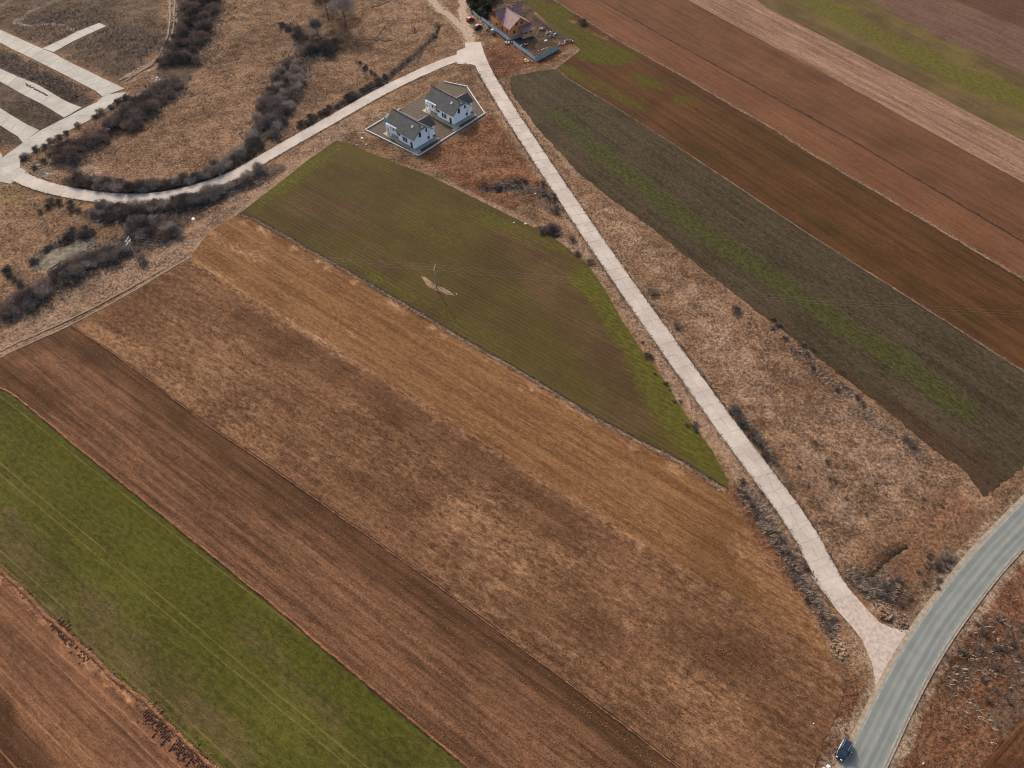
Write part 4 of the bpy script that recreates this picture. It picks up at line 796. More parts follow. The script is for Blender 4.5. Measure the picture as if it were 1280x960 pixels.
# eroded cracks
M_dk=plain('dark_earth',C(56,40,30),.95,.3,2)  # dark earth colour shared by the bank and edge lines
def crack(line,wd,lab,zz=0):
    P=smoothline(GG(line),2); Q=resample(P,.4); Q=Q+normals(Q)*((fbm(Q[:,0]*1.2,Q[:,1]*1.2,2)-.5)*1.4)[:,None]; m=MB()
    for i in range(len(Q)-1):
        m.lump((Q[i][0],Q[i][1],max(0,hz(*Q[i]))+zz),wd*rnd.uniform(.5,1),sq=.25)
    tag(m.build('eroded_bank',M_dk),lab,'bank')
crack([(1082,727),(1092,717),(1100,705),(1108,700),(1116,694)],.55,'long dark eroded bank line above the junction'); crack([(1114,692),(1120,688),(1128,685),(1133,680)],.55,'short dark eroded bank line above the longer one')
crack([(470,51),(476,50),(482,52),(490,51)],.7,'dark lower edge of the old rectangular dig on the slope'); crack([(470,50),(474,45),(480,38),(484,32),(492,33)],.4,'dark left edge of the old rectangular dig on the slope'); crack([(514,34),(520,38),(518,44)],.4,'dark right corner of the old rectangular dig on the slope'); crack([(465,12),(475,9),(486,3)],.9,'dark bank fragment at the top edge')
# rubble and litter
M_white=plain('white_rubble',(.48,.46,.44,1),.8,.15,2); M_plas=plain('white_plastic',(.36,.36,.36,1),.5,.05,2); M_rub=plain('pale_rubble',C(176,160,142),.9,.3,2)
def rubble(p,r,n,sz,mat,lab,cat=None,name='rubble_pile'):
    x,y=G(p); m=MB()
    for _ in range(n):
        a=rnd.uniform(0,6.28); q=r*math.sqrt(rnd.random()); m.lump((q*math.cos(a)*1.3,q*math.sin(a),.25*max(0,1-q/r)),rnd.uniform(*sz),sq=.6)
    o=m.build(name,mat,None,False,(x,y,hz(x,y))); tag(o,lab,cat) if cat else tag(o,lab,None,None,'stuff')
for p,r,n,lab in (((199,101),1.8,22,'white rubble heap at the upper edge of the estate thicket'),((194,98),1.2,12,'bright white rubble heap left of the larger one, near the estate thicket'),((131,162),1.6,18,'white rubble heap between the dark bushes below the estate road'),((136,138),1.0,9,'small white rubble heap at the end of the estate road'),((157,120),1.6,12,'white broken lumps at the corner of the estate road'),((103,185),.9,7,'small white lumps beside the round dark clump'),((67,182),1.2,9,'white lumps below the estate side roads'),((107,231),1.0,7,'white lumps inside the road bend'),((274,218),.7,5,'white lumps on the inside edge of the curved road'),((126,237),.6,4,'few white lumps near the lowest point of the bend')):
    rubble(p,r,n,(.18,.45),M_white,lab)
rubble((50,205),3.5,60,(.15,.4),M_rub,'scattered pale rubble beside the grey slab at the bend'); rubble((75,210),3,40,(.12,.35),M_rub,'scattered pale rubble right of the small grey slab'); rubble((482,38),3,16,(.15,.35),M_rub,'scattered pale stones inside the old rectangular dig')
rubble((642,275+4.0),.5,1,(.4,.5),M_plas,'white plastic sheet scrap above the green crop field','litter','plastic_scrap')
def scrap(p,lab,s=.5,grp=None):
    x,y=G(p); m=MB(); a=[(math.cos(t+rnd.uniform(-.3,.3))*s*rnd.uniform(.6,1.2),math.sin(t)*s*rnd.uniform(.5,1.1)) for t in (0,1,2,3,4,5)]
    m.add([(u,v,.10+rnd.uniform(0,.12)) for u,v in a]+[(0,0,.3),(0,0,-.02)],[(i,(i+1)%6,6) for i in range(6)]+[((i+1)%6,i,7) for i in range(6)]); tag(m.build('plastic_scrap',M_plas,None,False,(x,y,hz(x,y))),lab,'litter',grp)
for p,lab,s in (((242,275),'large white plastic scrap on the verge below the hedge',1.0),((206,311),'white plastic scrap on the pale verge near the pole',.4),((291,241),'white scrap at the verge above the tan field',.35),((263,265),'small white scrap near the large plastic one',.3),((453,173),'white scrap left of the white house plot, upper one',.6),((446,181),'white scrap nearest the top corner of the green crop field',.4),((458,181),'white scrap below the left corner of the white house wall',.5),((437,160),'small white scrap beside the curved road',.3),
   ((669,243),'white scrap in the rough hollow beside the road',.5),((590,216),'pale scrap on the red brown plot',.4),((657,280),'white scrap at the upper edge of the green crop field',.6),((1017,905),'white scrap on the verge above the parked car',.22),((1036,959),'white plastic sheets at the bottom edge beside the car',.55),((1030,962),'crumpled white plastic left of the larger sheet at the bottom edge',.5),((1154,955),'white scrap right of the asphalt road near the bottom',.3),((898,613),'white stone at the tip of the green crop field',.3),((571,368),'white scrap at the lower end of the pole mound',.35),((1075,735),'pale scrap on the rough triangle',.25),((1025,667),'white scrap right of the concrete road',.3)):
    scrap(p,lab,s)
flat('concrete_pad',L((50,211),(57,208),(66,213),(59,219)),M_conc2,.25,.25,kind=None); tag([o for o in col.objects if o.name.startswith('concrete_pad')][0],'small square grey concrete pad at the bend of the estate road','pad')
n=N('weathered_grey_concrete',.9); xx=n.noise(n.vec(),.5,5,.7); M_gs=n.out(n.mix(n.rng(xx,.35,.65),C(112,104,92),C(158,148,134)),xx,.1)
flat('ruined_slab',L((44,322),(60,314),(84,308),(103,300),(110,306),(108,314),(90,320),(72,330),(58,340),(50,334)),M_gs,.3,.4,kind=None,amp=.3); tag([o for o in col.objects if o.name.startswith('ruined_slab')][0],'weathered grey slab among bushes left of the utility pole','slab')
# broken lip beside estate side road
crack(Z(0,0,7.11,[(225,750),(330,800),(425,855)]),.55,'dark broken strip in the middle of the second estate side road',.17)
# ------------------------------------------------------------------ utility poles and wires
M_pole=plain('pole_concrete',(.30,.26,.22,1),.85,.2,2); M_steel=plain('galvanised_steel',(.24,.235,.23,1),.5,.1,4,.5); M_cer=plain('ceramic',(.32,.31,.3,1),.3,.05,4); M_wire=plain('aluminium_wire',(.3,.27,.23,1),.5,.02,4,.2)
P1=G((174,327)); P2=G((546,361)); pd=(P2-P1)/np.linalg.norm(P2-P1); P3=P2+np.array([math.cos(R(-6)),math.sin(R(-6))])*230
def pole(p,label,levels,hh=9.2):
    a=math.atan2(pd[1],pd[0])+math.pi/2; r=empty('utility_pole',(p[0],p[1],max(0,hz(*p))),a); tag(r,label,'utility pole'); MB().tube([(0,0,-.5),(0,0,hh*.5),(0,0,hh)],[.2,.16,.11],8).build('shaft',M_pole,r,True); at=[]
    for z,hw in levels:
        c=MB().box(-hw,-.06,z-.06,hw,.06,z+.06).build('crossarm',M_steel,r)
        for s in (-hw+.1,0,hw-.1):
            if abs(s)<.01 and len(levels)>1 and z<hh-.3: continue
            MB().tube([(s,0,z+.06),(s,0,z+.2),(s,0,z+.34)],[.05,.09,.04],6).build('insulator',M_cer,c); at.append((s,z+.34))
        MB().tube([(-hw*.7,0,z),(0,.02,z-.7)],.03,4).build('brace',M_steel,r); MB().tube([(hw*.7,0,z),(0,.02,z-.7)],.03,4).build('brace',M_steel,r)
    return r
pole(P1,'utility pole with two crossarms beside the bushes left of the tan field',[(9.1,1.3),(8.1,1.6)],9.3); pole(P2,'single utility pole on a pale mound in the green crop field',[(8.7,1.2)],9.0); pole(P3,'utility pole beyond the right edge of the picture',[(8.7,1.2)],9.0)
nrm=np.array([-pd[1],pd[0]])
def wire(a,b,za,zb,sag,lab):
    pts=[((a[0]+(b[0]-a[0])*t),(a[1]+(b[1]-a[1])*t),za+(zb-za)*t-4*sag*t*(1-t)) for t in np.linspace(0,1,25)]; tag(MB().tube(pts,.006,4).build('power_line',M_wire),lab,'wire','power lines between the poles')
for s in (-1.1,0,1.1):
    wire(P1+nrm*s,P2+nrm*s,9.4,9.04,1.4,'thin power line spanning from the bush side pole to the pole in the green field'); wire(P2+nrm*s,P3+nrm*s,9.04,9.04,2.4,'thin power line spanning from the green field pole eastwards over the concrete road')
    wire(P1+nrm*s,P1+nrm*s+np.array([-90,-30]),9.4,9.04,1.0,'thin power line leaving the bush side pole towards the left edge')
# ------------------------------------------------------------------ white houses
n=N('white_render',.85); xx=n.noise(n.vec(),.8,4); M_wall=n.out(n.gain((.84,.85,.84,1),n.rng(xx,.3,.7,.94,1.04)))
def mk_roof(name,c1,c2,axis_='y'):
    n=N(name,.75,.3); s=n.t.nodes.new('ShaderNodeSeparateXYZ'); n.l(n.tc.outputs['Object'],s.inputs[0]); t=n.mth('SINE',n.mth('MULTIPLY',s.outputs[1],22)); u=n.mth('SINE',n.mth('MULTIPLY',s.outputs[2],30))
    c=n.mix(n.rng(n.noise(n.vec(),.7,4,.7),.3,.7),c1,c2); c=n.gain(c,n.mth('MULTIPLY_ADD',u,.05,1)); return n.out(c,n.mth('ADD',t,n.mth('MULTIPLY',u,.5)),.03)
M_roof=mk_roof('grey_tiles',(.045,.043,.044,1),(.07,.066,.066,1)); M_glass=N('dark_glass',.1,.6).out((.03,.035,.045,1)); M_frame=plain('anthracite_frame',(.06,.055,.055,1),.5); M_pave=mk_concrete('house_paving',C(176,168,158),C(206,198,186)); M_gut=plain('zinc_gutter',(.18,.17,.17,1),.4,.1,3,.5)
def window(parent,c,u,v,wd,ht,nrmv,frame=M_frame,name='window'):
    """frame proud of the wall with a pane set inside; c centre, u along wall, nrmv outward"""
    c=Vector(c);u=Vector(u).normalized();v=Vector(v).normalized();nv=Vector(nrmv).normalized()
    def ring(m,a,b,o): 
        pts=[c+u*x+v*y for x,y in ((-a,-b),(a,-b),(a,b),(-a,b))]; pi=[c+u*x+v*y for x,y in ((-a+.09,-b+.09),(a-.09,-b+.09),(a-.09,b-.09),(-a+.09,b-.09))]
        V=[p+nv*.005 for p in pts]+[p+nv*o for p in pts]+[p+nv*o for p in pi]+[p+nv*.005 for p in pi]
        F=[]
        for i in range(4):
            j=(i+1)%4; F+=[(i,j,4+j,4+i),(4+i,4+j,8+j,8+i),(8+i,8+j,12+j,12+i)]
        m.add([tuple(p) for p in V],F)
    m=MB(); ring(m,wd/2,ht/2,.07); f=m.build(name,frame,parent)
    a,b=wd/2-.085,ht/2-.085; MB().add([tuple(c+u*x+v*y+nv*.03) for x,y in ((-a,-b),(a,-b),(a,b),(-a,b))],[(0,1,2,3)]).build('pane',M_glass,f)
    m2=MB(); s=c-v*(ht/2+.03); 
    pts=[s-u*(wd/2+.06),s+u*(wd/2+.06)]; m2.add([tuple(pts[0]+nv*.0+v*.03),tuple(pts[1]+v*.03),tuple(pts[1]+nv*.14+v*.01),tuple(pts[0]+nv*.14+v*.01),tuple(pts[0]-v*.03),tuple(pts[1]-v*.03),tuple(pts[1]+nv*.14-v*.04),tuple(pts[0]+nv*.14-v*.04)],[(0,1,2,3),(7,6,5,4),(3,2,6,7),(0,3,7,4),(1,5,6,2)]).build('sill',M_frame if name=='window' else frame,f)
    return f
def gableprism(m,pts,y0,y1):   # pts in x,z
    n=len(pts); V=[(x,y0,z) for x,z in pts]+[(x,y1,z) for x,z in pts]; m.add(V,[tuple(range(n)),tuple(range(2*n-1,n-1,-1))]+[(i,i+n,(i+1)%n+n,(i+1)%n) for i in range(n)])
def plate(m,p,t=.2):   # roof plane of thickness t
    m.slab(p,t)
def white_house(B,rz,label,net=False):
    r=empty('white_house',(B[0],B[1],.1),rz); tag(r,label,'house','twin white houses'); W=9.3; Ln=15.4; EZ=4.4; RZ=7.9; xr=W/2
    pitch=(RZ-EZ)/(xr)
    m=MB(); m.prism([(0,0),(W,0),(W,9.2),(0,9.2)],-.3,EZ); m.prism([(1.1,9.2),(W,9.2),(W,Ln),(1.1,Ln)],-.3,EZ)
    gableprism(m,[(0,EZ),(W,EZ),(xr+1.5,RZ-1.5*pitch+.0),(xr-1.5,RZ-1.5*pitch)],0.001,Ln-.001); 
    m.build('wall',M_wall,r)
    m=MB(); m.prism([(-.06,-.06),(W+.06,-.06),(W+.06,Ln+.06),(1.04,Ln+.06),(1.04,9.26),(-.06,9.26)],-.35,.25); m.build('plinth',plain('plinth_render',(.35,.34,.33,1)),r)
    # roof: front plane (two depths), rear plane, half hip at the gable end
    rf=MB(); oh=.55; zf=lambda x:EZ+.12+(x)*pitch; zb=lambda x:EZ+.12+(W-x)*pitch; y0=-.6;y1=Ln+.6; yh=1.7; hx=1.75; zt=zf(xr)
    plate(rf,[(-oh,y0,zf(-oh)),(-oh,9.5,zf(-oh)),(.35,9.5,zf(.35)),(.35,y1,zf(.35)),(xr,y1,zt),(xr,yh,zt),(xr-hx,y0,zf(xr-hx))][::-1])
    plate(rf,[(W+oh,y0,zb(W+oh)),(W+oh,y1,zb(W+oh)),(xr+.002,y1,zt),(xr+.002,yh,zt),(xr+hx,y0,zb(xr+hx))])
    plate(rf,[(xr-hx+.01,y0-.02,zf(xr-hx)-.02),(xr+hx-.01,y0-.02,zf(xr-hx)-.02),(xr,yh-.01,zt-.01)],.16)
    R_=rf.build('roof',M_roof,r)
    MB().tube([(xr,yh,zt+.03),(xr,y1,zt+.03)],.13,6).build('ridge_tiles',M_roof,R_)
    m=MB(); c=2.4; plate(m,[(c,3.0,zf(c)+.10),(c,3.9,zf(c)+.10),(c+.8,3.9,zf(c+.8)+.10),(c+.8,3.0,zf(c+.8)+.10)][::-1],.14); m.build('skylight',M_plas,R_)
    m=MB(); m.add([(xr-.5,y0+.5,zf(xr-hx)+.28),(xr+.5,y0+.5,zf(xr-hx)+.28),(xr+.45,y0+.9,zf(xr-hx)+.53),(xr-.45,y0+.9,zf(xr-hx)+.53)],[(0,1,2,3)]); m.build('roof_hatch',M_plas,R_)
    # rear cross gable
    m=MB(); m.prism([(W-.2,1.6),(W+2.6,1.6),(W+2.6,7.4),(W-.2,7.4)],-.3,4.2); m.build('rear_wing_wall',M_wall,r)
    wing=MB(); rz_=6.6; plate(wing,[(xr+1.2,4.5,rz_),(W+3.1,4.5,rz_),(W+3.1,1.1,4.3),(xr+1.2,1.1,4.3)][::-1],.2); plate(wing,[(xr+1.2,4.503,rz_),(W+3.1,4.503,rz_),(W+3.1,7.9,4.3),(xr+1.2,7.9,4.3)],.2); wing.build('rear_wing_roof',M_roof,r)
    m=MB(); m.add([(W+2.58,1.6,4.2),(W+2.58,7.4,4.2),(W+2.58,4.5,6.3),(W+2.4,1.6,4.2),(W+2.4,7.4,4.2),(W+2.4,4.5,6.3)],[(0,1,2),(5,4,3),(0,2,5,3),(1,4,5,2)]); m.build('rear_wing_gable',M_wall,r)
    for yy in (3.3,4.2,5.1): window(r,(0,yy+.9,2.0),(0,1,0),(0,0,1),.62,1.7,(-1,0,0))
    dr=window(r,(0,1.6,1.3),(0,1,0),(0,0,1),1.1,2.2,(-1,0,0),M_frame,'door'); MB().box(-.14,1.2,1.1,-.08,1.26,1.35).build('handle',M_steel,dr)
    window(r,(0,8.2,2.7),(0,1,0),(0,0,1),1.3,.7,(-1,0,0)); window(r,(1.1,10.4,2.2),(0,1,0),(0,0,1),.9,1.3,(-1,0,0)); window(r,(1.1,12.6,2.4),(0,1,0),(0,0,1),.8,.8,(-1,0,0))
    window(r,(3.1,0,4.6),(1,0,0),(0,0,1),1.1,1.8,(0,-1,0),plain('brown_frame',(.10,.06,.05,1))); window(r,(6.4,0,5.0),(1,0,0),(0,0,1),.8,1.2,(0,-1,0)); window(r,(7.2,0,1.6),(1,0,0),(0,0,1),1.0,.9,(0,-1,0))
    m=MB().tube([(7.5,-.09,.2),(7.5,-.09,4.3)],.07,6); m.build('downpipe',M_gut,r); MB().tube([(-.09,9.0,.2),(-.09,9.0,4.2)],.07,6).build('downpipe',M_gut,r)
    MB().tube([(-.66,-.5,zf(-oh)-.12),(-.66,9.4,zf(-oh)-.12)],.08,6).build('gutter',M_gut,r); MB().tube([(W+.66,-.5,zf(-oh)-.12),(W+.66,Ln+.5,zf(-oh)-.12)],.08,6).build('gutter',M_gut,r)
    for yy in (13.2,15.2): MB().box(-.2,yy-.2,-.3,.2,yy+.2,EZ-.3).build('porch_pillar',M_wall,r)
    m=MB(); m.box(-.2,13.4,3.2,.2,15.0,EZ-.3); m.box(.2,13.0,3.7,1.1,15.4,EZ-.3); m.build('porch_beam',M_wall,r)
    # paving round the house
    m=MB(); m.box(-1.6,-1.6,-.12,W+1.8,-.06,.03); m.box(-1.6,-.06,-.12,-.06,9.3,.033); m.box(-1.2,9.3,-.12,1.04,Ln+1.2,.036); m.box(W+.06,-.06,-.12,W+1.5,1.5,.03); m.box(1.04,Ln+.06,-.12,W+.8,Ln+1.2,.031); m.box(-3.0,-2.9,-.12,.8,-1.6,.028); m.build('paving',M_pave,r)
    return r
Bh1=G((518.7,186.9)); Ch1=G((541.3,173.5)); rzh=math.atan2(*(Ch1-Bh1)[::-1]); Bh2=G((567.3,156.7))
white_house(Bh1,rzh,'white two storey house with dark grey roof, nearer the green field'); white_house(Bh2,rzh,'white two storey house with dark grey roof, nearer the road junction')
flat('yard',house_yard,plain('yard_soil',C(98,84,74),.95,.35,1.2,bump=.04),.085,.0); flat('yard',(house_yard-house_yard.mean(0))*.0+house_yard,M_joint,.03) if False else None
lw=empty('boundary_wall',(0,0,0)); tag(lw,'low white boundary wall round the two white houses','wall'); M_wwall=plain('white_coping',(.45,.42,.40,1),.85,.08,2)
HY=[p for p in house_yard]
for i in range(6):
    a=HY[i];b=HY[(i+1)%6]; 
    if i==4: continue
    d=(b-a)/np.linalg.norm(b-a); nn_=np.array([-d[1],d[0]])*.16; m=MB(); q=[a-nn_+d*.17,b-nn_-d*.17,b+nn_-d*.17,a+nn_+d*.17]
    ar=sum(q[j-1][0]*q[j][1]-q[j][0]*q[j-1][1] for j in range(4)); q=q if ar>0 else q[::-1]; m.prism(q,-.1,.48); m.build('wall_section',M_wwall,lw)
for p in HY: MB().box(p[0]-.2,p[1]-.2,-.1,p[0]+.2,p[1]+.2,.6).build('pier',M_wwall,lw)
# green scaffold netting at the rear corner of the first house
d1=(Ch1-Bh1)/np.linalg.norm(Ch1-Bh1); dA=np.array([-d1[1],d1[0]]); q=Bh1+dA*16.6+d1*1.5
t=empty('scaffold',(q[0],q[1],.1),rzh); tag(t,'small scaffold with pale green netting at the far corner of the nearer white house','scaffold'); M_net=plain('green_net',(.22,.36,.32,1),.8,.2,4)
for x,y in ((0,0),(2.6,0),(0,1.2),(2.6,1.2)): MB().tube([(x,y,-.1),(x,y,5.6)],.05,5).build('standard',M_steel,t)
MB().box(0,0,3.6,2.6,1.2,3.68).build('deck',plain('plank',(.35,.27,.2,1)),t); MB().box(.05,1.28,.6,2.55,1.31,5.4).build('netting',M_net,t); MB().box(-.08,.05,.6,-.05,1.2,5.4).build('netting',M_net,t)
# ------------------------------------------------------------------ wooden house
n=N('orange_timber',.7); s=n.t.nodes.new('ShaderNodeSeparateXYZ'); n.l(n.tc.outputs['Object'],s.inputs[0]); lg=n.mth('SINE',n.mth('MULTIPLY',s.outputs[2],28)); c=n.mix(n.rng(n.noise(n.vec((1,1,4)),1,3),.3,.7),(.66,.25,.085,1),(.84,.37,.15,1)); M_wood=n.out(n.gain(c,n.mth('MULTIPLY_ADD',lg,.10,1)),lg,.04)
M_rr=mk_roof('maroon_tiles',(.20,.115,.11,1),(.28,.165,.155,1)); M_stone=plain('stone_base',(.34,.31,.29,1),.9,.25,2)
Bw=G((637.1,48)); Aw=G((612.5,29.3)); dAw=(Aw-Bw)/np.linalg.norm(Aw-Bw); dCw=np.array([dAw[1],-dAw[0]]); rzw=math.atan2(dCw[1],dCw[0])
def wooden_house():
    r=empty('wooden_house',(Bw[0],Bw[1],.1),rzw); tag(r,'orange wooden house with maroon cross gable roof behind a blue fence','house'); W=10.0; Ln=14.6; EZ=4.6; RZ=8.0; y1=6.6; ym=(y1+Ln)/2; xr=W/2
    m=MB(); m.prism([(0,0),(W,0),(W,Ln),(0,Ln)],.6,EZ); gableprism(m,[(0,EZ),(W,EZ),(xr,RZ-.1)],.001,ym)
    V=[(.001,y1+.2,EZ),(.001,Ln-.2,EZ),(.001,ym,RZ-.25),(W-.001,y1+.2,EZ),(W-.001,Ln-.2,EZ),(W-.001,ym,RZ-.25)]; m.add(V,[(2,1,0),(3,4,5),(0,3,5,2),(1,2,5,4)]); m.build('wall',M_wood,r)
    m=MB(); m.prism([(-.08,-.08),(W+.08,-.08),(W+.08,Ln+.08),(-.08,Ln+.08)],-.3,.6); m.build('plinth',M_stone,r)
    oh=.8; rf=MB(); pt=(RZ-EZ)/xr; z=lambda x:RZ+.15-abs(x-xr)*pt; y0=-1.0
    rf_=MB(); plate(rf_,[(-oh,y0,z(-oh)),(-oh,y1-.3,z(-oh)),(xr,ym,z(xr)),(xr,y0,z(xr))][::-1]); plate(rf_,[(W+oh,y0,z(W+oh)),(W+oh,y1-.3,z(W+oh)),(xr+.002,ym,z(xr)),(xr+.002,y0,z(xr))]); 
    hw=(Ln-y1)/2; p2=(RZ-EZ)/hw; zz=lambda y:RZ+.15-abs(y-ym)*p2
    plate(rf_,[(-1.0,y1-oh+.35,zz(y1-oh+.35)),(W+1.0,y1-oh+.35,zz(y1-oh+.35)),(W+1.0,ym,RZ+.15),(-1.0,ym,RZ+.15)],.18)
    plate(rf_,[(-1.0,Ln+oh,zz(Ln+oh)),(W+1.0,Ln+oh,zz(Ln+oh)),(W+1.0,ym+.003,RZ+.153),(-1.0,ym+.003,RZ+.153)][::-1],.18)
    R_=rf_.build('roof',M_rr,r); m=MB().box(xr+1.2,ym-2.6,RZ-1.6,xr+1.8,ym-2.0,RZ+.9); m.build('chimney',plain('chimney_brick',(.25,.12,.08,1)),R_)
    MB().tube([(xr,y0,RZ+.2),(xr,ym,RZ+.2)],.12,6).build('ridge_tiles',M_rr,R_); MB().tube([(-1.0,ym,RZ+.21),(W+1,ym,RZ+.21)],.12,6).build('ridge_tiles',M_rr,R_)
    for (yy,zz_) in ((2.2,2.2),(6.0,2.2),(10.8,2.2),(9.2,5.3),(12.2,5.3)): window(r,(0,yy,zz_),(0,1,0),(0,0,1),1.0,1.2,(-1,0,0))
    for (xx_,zz_) in ((2.4,2.2),(3.6,5.4),(6.2,5.4)): window(r,(xx_,0,zz_),(1,0,0),(0,0,1),1.0,1.3,(0,-1,0))
    bc=MB().box(-1.1,8.2,3.35,-.005,Ln-.6,3.5).build('balcony',M_wood,r)
    lt=plain('pale_timber',(.62,.45,.28,1)); MB().box(-1.12,8.2,4.35,-1.04,Ln-.6,4.45).build('rail',lt,bc); MB().box(-1.12,8.2,3.85,-1.04,Ln-.6,3.92).build('rail',lt,bc)
    for k in range(8): MB().box(-1.1,8.25+k*.82,3.5,-1.03,8.32+k*.82,4.35).build('baluster',lt,bc)
    for yy in (8.3,Ln-.8): MB().box(-1.0,yy,-.2,-.85,yy+.15,3.35).build('post',M_wood,r)
    # front porch under the gable
    p=MB(); plate(p,[(4.4,.3,4.1),(10.6,.3,4.1),(10.6,-3.9,2.9),(4.4,-3.9,2.9)][::-1],.16); p.build('porch_roof',M_rr,r)
    pf=MB().box(4.7,-3.6,-.2,10.3,-.1,.55).build('porch_floor',M_stone,r)
    m=MB(); m.box(4.7,-3.62,.55,10.3,-3.5,1.5); m.box(10.2,-3.5,.55,10.32,-.1,1.5); m.build('porch_rail',M_wood,r)
    for xx_ in (4.8,7.5,10.2): MB().box(xx_-.1,-3.6,.5,xx_+.1,-3.4,2.85).build('porch_post',M_wood,r)
    d=MB().box(6.6,-.08,.6,7.6,-.01,2.7).build('door',plain('dark_door',(.09,.05,.035,1)),r); MB().box(6.7,-.13,1.55,6.76,-.09,1.75).build('handle',M_steel,d)
    MB().box(-1.2,-1.6,-.1,4.4,-.1,.28).build('terrace',M_pave,r)
wooden_house()
# blue sheet fence, panel by panel
M_blue=plain('blue_grey_sheet',(.42,.55,.62,1),.5,.08,3); M_teal=plain('teal_sheet',(.20,.44,.48,1),.5,.08,3); M_post=plain('fence_post_steel',(.25,.27,.28,1),.6)
def fence(a,b,pl,h,mat,label,gapf=.04,t=.05,skip=(),name='sheet_fence',z=0):
    a=np.array(a);b=np.array(b); Lf=np.linalg.norm(b-a); n=max(1,int(round(Lf/pl))); r=empty(name,(a[0],a[1],z),math.atan2(*(b-a)[::-1])); tag(r,label,'fence'); st=Lf/n
    for i in range(n+1): MB().box(i*st-.05,-.05,-.2,i*st+.05,.05,h+.1).build('post',M_post,r)
    pm=MB(); k=max(2,int(st/.25)); V=[]
    w0=(st-.12)/k
    for j in range(k+1):
        o=.03 if j%2 else -.03; V+=[(j*w0,o,.08),(j*w0,o,h)]
    pm.add(V,[(2*j,2*j+2,2*j+3,2*j+1) for j in range(k)]); V2=[(x,y+.012,zz) for x,y,zz in V]; pm.add(V2,[(2*j+1,2*j+3,2*j+2,2*j) for j in range(k)]); pm.add([V[0],V[1],V2[1],V2[0]],[(0,1,2,3)]); pme=mesh('fence_panel',pm.V,pm.F,mat)
    for i in range(n):
        if i in skip: continue
        link('fence_panel',pme,r,(i*st+.06,0,0))
    MB().box(0,-.075,h*.25,Lf,-.052,h*.25+.06).build('rail',M_post,r); MB().box(0,-.075,h*.8,Lf,-.052,h*.8+.06).build('rail',M_post,r)
fence(G((602,26)),G((636,51.5)),2.2,1.9,M_blue,'blue grey corrugated sheet fence in front of the wooden house'); fence(G((641.5,56)),G((669,76.5)),2.2,1.9,M_blue,'blue grey sheet fence right of the gap, running to the corner'); fence(G((671,76.8)),G((698,62)),2.2,1.9,M_teal,'teal sheet fence closing the lower right side of the yard')
fence(G((588,14)),G((600.5,25)),2.2,1.3,plain('pale_sheet',(.5,.55,.56,1)),'low pale fence from the parked cars up to the conifers',name='pale_fence')
n=N('grey_boards',.85); M_gb=n.out((.22,.21,.20,1))
def board_fence(a,b,label):
    a=np.array(a);b=np.array(b); Lf=np.linalg.norm(b-a); r=empty('board_fence',(a[0],a[1],0),math.atan2(*(b-a)[::-1])); tag(r,label,'fence'); bm_=mesh('board',MB().box(0,-.012,.05,.3,.012,1.5).V,MB().box(0,-.012,.05,.3,.012,1.5).F,M_gb)
    n=int(Lf/.62)
    for i in range(n): o=link('board',bm_,r,(i*.62,0,0)); o.rotation_euler=(rnd.uniform(-.05,.05),0,0); o.scale=(1,1,rnd.uniform(.85,1.08))
    for i in range(int(Lf/3)+1): MB().box(i*3-.05,.02,-.2,i*3+.05,.12,1.6).build('post',M_post,r)
    MB().box(0,.015,.4,Lf,.06,.5).build('rail',M_gb,r); MB().box(0,.015,1.1,Lf,.06,1.2).build('rail',M_gb,r)
board_fence(G((664,20)),G((714,55)),'grey weathered board fence along the field side of the wooden house yard')
# yard clutter
def drum(p,r0,h,mat,label,cat,name):
    x,y=G(p); m=MB(); m.tube([(0,0,0),(0,0,.03),(0,0,h*.33),(0,0,h*.36),(0,0,h*.66),(0,0,h*.69),(0,0,h*.97),(0,0,h)],[r0*.96,r0,r0,r0*1.05,r0,r0*1.05,r0,r0*.94],14); o=m.build(name,mat,None,True,(x,y,.1)); tag(o,label,cat); MB().tube([(0,0,h+.001),(0,0,h+.06)],[r0*.5,r0*.48],10).build('lid',mat,o)
drum((616,41.5),.75,1.6,M_plas,'white round water tank outside the blue fence','tank','water_tank'); drum((609,38),.4,1.0,plain('green_plastic',(.10,.35,.14,1),.5),'green round barrel left of the white tank','barrel','barrel')
def pallet(p,rz,lab,mat,nst=3,name='pallet_stack'):
    x,y=G(p); r=empty(name,(x,y,.1),rz); tag(r,lab,'pallets')
    for k in range(nst):
        m=MB(); 
        for i in range(5): m.box(0,i*.24,k*.16+.10,1.2,i*.24+.12,k*.16+.125)
        for i in range(3): m.box(i*.54,0,k*.16,i*.54+.12,1.1,k*.16+.099)
        m.build('pallet',mat,r)
M_pt=plain('pale_plank',(.55,.42,.28,1),.8,.2,3)
pallet((656,82/1.0-5),.4,'stack of pale pallets outside the corner of the blue fence',M_pt); pallet((652,72),1.2,'pale pallet lying by the blue fence',M_pt,1)
def junk(p,lab,n,r,pal,cat='junk pile',sz=(.12,.42)):
    x,y=G(p); rr=empty('junk_pile',(x,y,.1)); tag(rr,lab,cat)
    for mt in pal:
        m=MB()
        for _ in range(int(n*1.0)):
            a=rnd.uniform(0,6.28); q=r*math.sqrt(rnd.random()); u=Matrix.Rotation(rnd.uniform(0,3.1),3,'Z')@Matrix.Rotation(rnd.uniform(-.4,.4),3,'X'); s=(rnd.uniform(*sz),rnd.uniform(.1,.4),rnd.uniform(.03,.25)); c=Vector((q*math.cos(a)*1.4,q*math.sin(a),rnd.uniform(.15,.5)))
            b=MB().box(-s[0],-s[1],-s[2],s[0],s[1],s[2]); m.add([tuple(u@Vector(v)+c) for v in b.V],b.F)
        m.build({'white_plastic':'white_scrap','dark_scrap':'dark_scrap'}.get(mt.name,'timber_scrap'),mt,rr)
